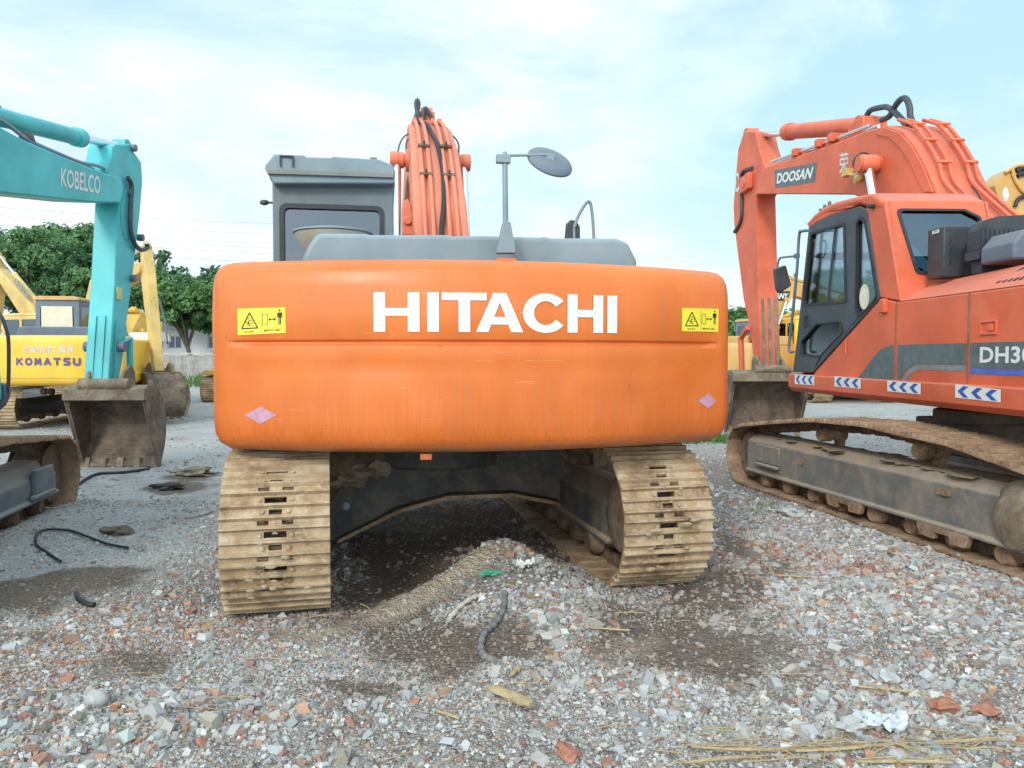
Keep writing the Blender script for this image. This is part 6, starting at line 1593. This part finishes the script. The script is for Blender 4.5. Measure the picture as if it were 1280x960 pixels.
TL = [(-42.5, 58, 11.4, 8.5, 'tall dark tree at the far left edge above the yellow boom'), (-38.5, 53, 8.8, 6.5, 'broad tree second from the left edge, behind the yellow cab'), (-35.5, 59, 11.0, 8.0, 'rounded tree just left of the teal arm, highest behind the cab'), (-32.5, 59, 9.8, 7, 'mid-green tree half hidden by the teal arm'),
      (-27.0, 60, 8.6, 6.4, 'dark tree between the teal arm and the worn yellow arm'), (-22.4, 44.2, 6.4, 4.6, 'narrow dark tree right of the worn yellow arm'), (-18.6, 44.4, 5.6, 4.8, 'bright green tree with forked trunk left of the orange counterweight'), (-15.6, 44.6, 6.0, 4.8, 'bushy green tree touching the orange counterweight edge'),
      (-44.5, 60, 11.5, 9.0, 'large tree outside the left edge of the yard corner'), (-28.4, 60, 9.6, 7.5, 'dark tree behind the teal arm, filling the green line'), (-34.5, 63, 11.2, 8.5, 'deep green tree behind the yellow cab, back row'), (-38.5, 64, 12.2, 9, 'deep green tree of the back row near the left edge'), (-23.0, 60, 8.2, 7, 'back-row tree over the white building'), (-12.5, 54, 6.0, 6, 'tree hidden mostly behind the grey cab'), (17.5, 58, 4.9, 6.5, 'low green tree right of the orange counterweight'), (22.5, 60, 4.8, 6.5, 'low tree behind the dark mirror of the orange-red machine'), (28, 62, 5.2, 7.5, 'green tree seen through the door glass'), (35, 62, 5.6, 8, 'tree behind the orange-red cab')]
for i, (x, y, H, W, lab) in enumerate(TL):
    tree(x, y, H, W, 40 + i, lab, col=[(.09, .185, .085), (.105, .205, .09), (.115, .215, .088)][i % 3] if i not in (6, 7) else (.12, .225, .08), nc=150 if i < 8 else 90, per=130 if i < 8 else 80, ls=.14 if i < 8 else .21, base=.22 if i not in (5, 6, 7) else .36, lo=.45 if i not in (5, 6, 7) else .62)
# shrubs and weeds
rg = random.Random(5)
def weeds(pixs, name, lab, h, n, seed):
    rs = random.Random(seed); b = MB(Frame(0, 0, 0)); 
    for _ in range(n):
        px, py = rs.choice(pixs); x, y = gpt(px + rs.gauss(0, 9), py + rs.gauss(0, 1.6)); z = gh1(x, y); L = h * rs.uniform(.4, 1.2); a = rs.uniform(0, 2 * PI); w = L * .07; l = rs.uniform(.1, .6) * L
        dx, dy = math.cos(a), math.sin(a); b.add([(x - dy * w, y + dx * w, z), (x + dy * w, y - dx * w, z), (x + dx * l * .6 + dy * w * .6, y + dy * l * .6 - dx * w * .6, z + L * .7), (x + dx * l, y + dy * l, z + L)], [(0, 1, 2, 3)])
    o = build(b, name, earthy('weed_green', [(.05, .12, .02), (.09, .19, .04), (.16, .26, .08)], sc=9, bstr=0), None, recalc=False); tag(o, lab, 'weeds', kind='stuff')
weeds([(235, 475), (225, 478), (248, 482), (215, 474), (262, 478)], 'weeds', 'green weeds at the foot of the block wall', .55, 700, 1)
weeds([(860, 553), (875, 550), (890, 549), (900, 552)], 'weeds', 'low green grass beside the right excavator bucket', .14, 900, 2)
weeds([(950, 640), (965, 634)], 'weeds', 'small grass tuft beside the right excavator track', .05, 120, 3)

# ---- power lines on two wooden poles
pm_ = plain('pole_timber', (.12, .10, .085), .8); 
polesx = [(-48.0, 62.0), (-10.5, 85.0), (40, 110)]
for i, (x, y) in enumerate(polesx):
    fr = Frame(x, y, -25); t = thing('utility_pole', fr, ['timber utility pole left of the yard, outside the frame', 'timber utility pole hidden behind the grey cab', 'timber utility pole beyond the right edge of the yard'][i], 'pole')
    b = MB(fr); b.cyl((0, 0, -.3), (0, 0, 13.2), .17, .11, n=10); build(b, 'pole', pm_, t)
    for z in (11.0, 12.6): b = MB(fr); b.box((0, 0, z), (.1, 2.4, .12)); build(b, 'crossarm', pm_, t)
def cable(p, q, sag, label):
    b = MB(Frame(0, 0, 0)); p, q = Vector(p), Vector(q); n = 14
    b.tube([p.lerp(q, i / n) - Vector((0, 0, 4 * sag * (i / n) * (1 - i / n))) for i in range(n + 1)], .016, 5, smooth_path=False)
    o = build(b, 'power_cable', plain('cable_grey', (.32, .36, .42), .6) if 'cable_grey' not in bpy.data.materials else bpy.data.materials['cable_grey'], None); tag(o, label, 'cable', 'power cables above the trees')
labs = ['uppermost power cable of the left sky', 'second power cable from the top', 'upper cable of the middle pair', 'lower cable of the middle pair', 'cable just above the tree tops', 'lowest faint power cable']
for i, (z0_, z1_) in enumerate(((14.0, 15.9), (13.4, 14.6), (12.6, 13.6), (12.25, 13.1), (11.9, 12.4), (11.0, 11.6))):
    cable((-48.0 + .3 * i, 62, z0_), (-10.5, 85, z1_), .7, labs[i])

# ---- camera, sky, sun
cam = bpy.data.cameras.new('camera'); co_ = bpy.data.objects.new('camera', cam); COL.objects.link(co_)
co_.location = (0, 0, CAMH); co_.rotation_euler = (PI / 2 - PITCH, 0, 0)
cam.sensor_width = 36; cam.lens = 36 * FPX / 1280; cam.clip_end = 3000; cam.clip_start = .05
SC.camera = co_
SUN_EL, SUN_AZ = 30.0, 200.0        # azimuth clockwise from +y (behind the camera, a little left)
w = bpy.data.worlds.new('World'); SC.world = w; w.use_nodes = True; nt = w.node_tree; nt.nodes.clear()
wo = nt.nodes.new('ShaderNodeOutputWorld'); bg = nt.nodes.new('ShaderNodeBackground'); nt.links.new(bg.outputs[0], wo.inputs[0])
sky = nt.nodes.new('ShaderNodeTexSky'); sky.sky_type = 'NISHITA'; sky.sun_disc = False; sky.sun_elevation = R(SUN_EL); sky.sun_rotation = R(SUN_AZ); sky.air_density = 1.2; sky.dust_density = 1.5; sky.ozone_density = 1.5
tcw = nt.nodes.new('ShaderNodeTexCoord').outputs['Generated']
mpw = mapping(nt, tcw, (1.0, 1.0, 2.6), (.35, .1, .0))
n1 = noise_t(nt, mpw, 1.9, 8, .56, .35); n2 = noise_t(nt, mapping(nt, tcw, (1.2, 1.2, 3.4), (4.3, 2, 0)), 2.3, 7, .55, .3)
cf = ramp(nt, n1, [(.37, 0), (.60, 1)])
cloud = mixc(nt, ramp(nt, n2, [(.44, 0), (.66, 1)]), (6.5, 7.0, 7.2), (3.9, 5.2, 6.1))
skyc = mixc(nt, .72, sky.outputs[0], (3.7, 5.6, 6.3))
fin_ = mixc(nt, cf, skyc, cloud)
dt = nt.nodes.new('ShaderNodeVectorMath'); dt.operation = 'DOT_PRODUCT'; nt.links.new(tcw, dt.inputs[0])
_az = R(SUN_AZ); dt.inputs[1].default_value = (math.sin(_az) * math.cos(R(SUN_EL)), math.cos(_az) * math.cos(R(SUN_EL)), math.sin(R(SUN_EL)))
br_ = nt.nodes.new('ShaderNodeMapRange'); br_.inputs['From Min'].default_value = 0; br_.inputs['From Max'].default_value = 1; br_.inputs['To Min'].default_value = 1.0; br_.inputs['To Max'].default_value = 2.0; nt.links.new(dt.outputs['Value'], br_.inputs[0])
sc2 = nt.nodes.new('ShaderNodeVectorMath'); sc2.operation = 'SCALE'; nt.links.new(fin_, sc2.inputs[0]); nt.links.new(br_.outputs[0], sc2.inputs['Scale'])
nt.links.new(sc2.outputs[0], bg.inputs[0]); bg.inputs[1].default_value = .145
sun = bpy.data.lights.new('sun', 'SUN'); sun.energy = 1.35; sun.angle = R(12); sun.color = (1.0, .93, .82)
so_ = bpy.data.objects.new('sun', sun); COL.objects.link(so_)
az = R(SUN_AZ); d_ = Vector((math.sin(az) * math.cos(R(SUN_EL)), math.cos(az) * math.cos(R(SUN_EL)), math.sin(R(SUN_EL))))
so_.rotation_euler = d_.to_track_quat('Z', 'Y').to_euler()
SC.view_settings.view_transform = 'Standard'; SC.view_settings.look = 'None'; SC.view_settings.gamma = 1; SC.view_settings.exposure = .27
SC.render.engine = 'CYCLES'; SC.cycles.max_bounces = 6; SC.cycles.diffuse_bounces = 3; SC.cycles.glossy_bounces = 3; SC.cycles.transmission_bounces = 4; SC.cycles.transparent_max_bounces = 10
SC.cycles.use_denoising = True; SC.cycles.caustics_reflective = False; SC.cycles.caustics_refractive = False
# ---- a thin litter of straw and twigs in the nearest rubble
rs = random.Random(77); b = MB(Frame(0, 0, 0))
for _ in range(150):
    if rs.random() < .65: px, py = rs.uniform(840, 1290), rs.gauss(938, 12)
    else: px, py = rs.uniform(-20, 1290), rs.uniform(770, 975)
    py = max(740, min(985, py))
    x, y = gpt(px, py); L = rs.uniform(.02, .13); a = rs.gauss(0, .45) if rs.random() < .7 else rs.uniform(0, PI); z = gh1(x, y) + .014 + rs.uniform(0, .012)
    dx, dy = math.cos(a) * L, math.sin(a) * L
    b.tube([(x - dx, y - dy, z), (x + rs.uniform(-.01, .01), y + rs.uniform(-.01, .01), z + .006), (x + dx, y + dy, z + rs.uniform(-.004, .012))], rs.uniform(.0012, .0032), 5, smooth_path=False)
o = build(b, 'straw_litter', m_wood, None); tag(o, 'thin straw and splinters strewn over the nearest rubble', 'straw', kind='stuff')
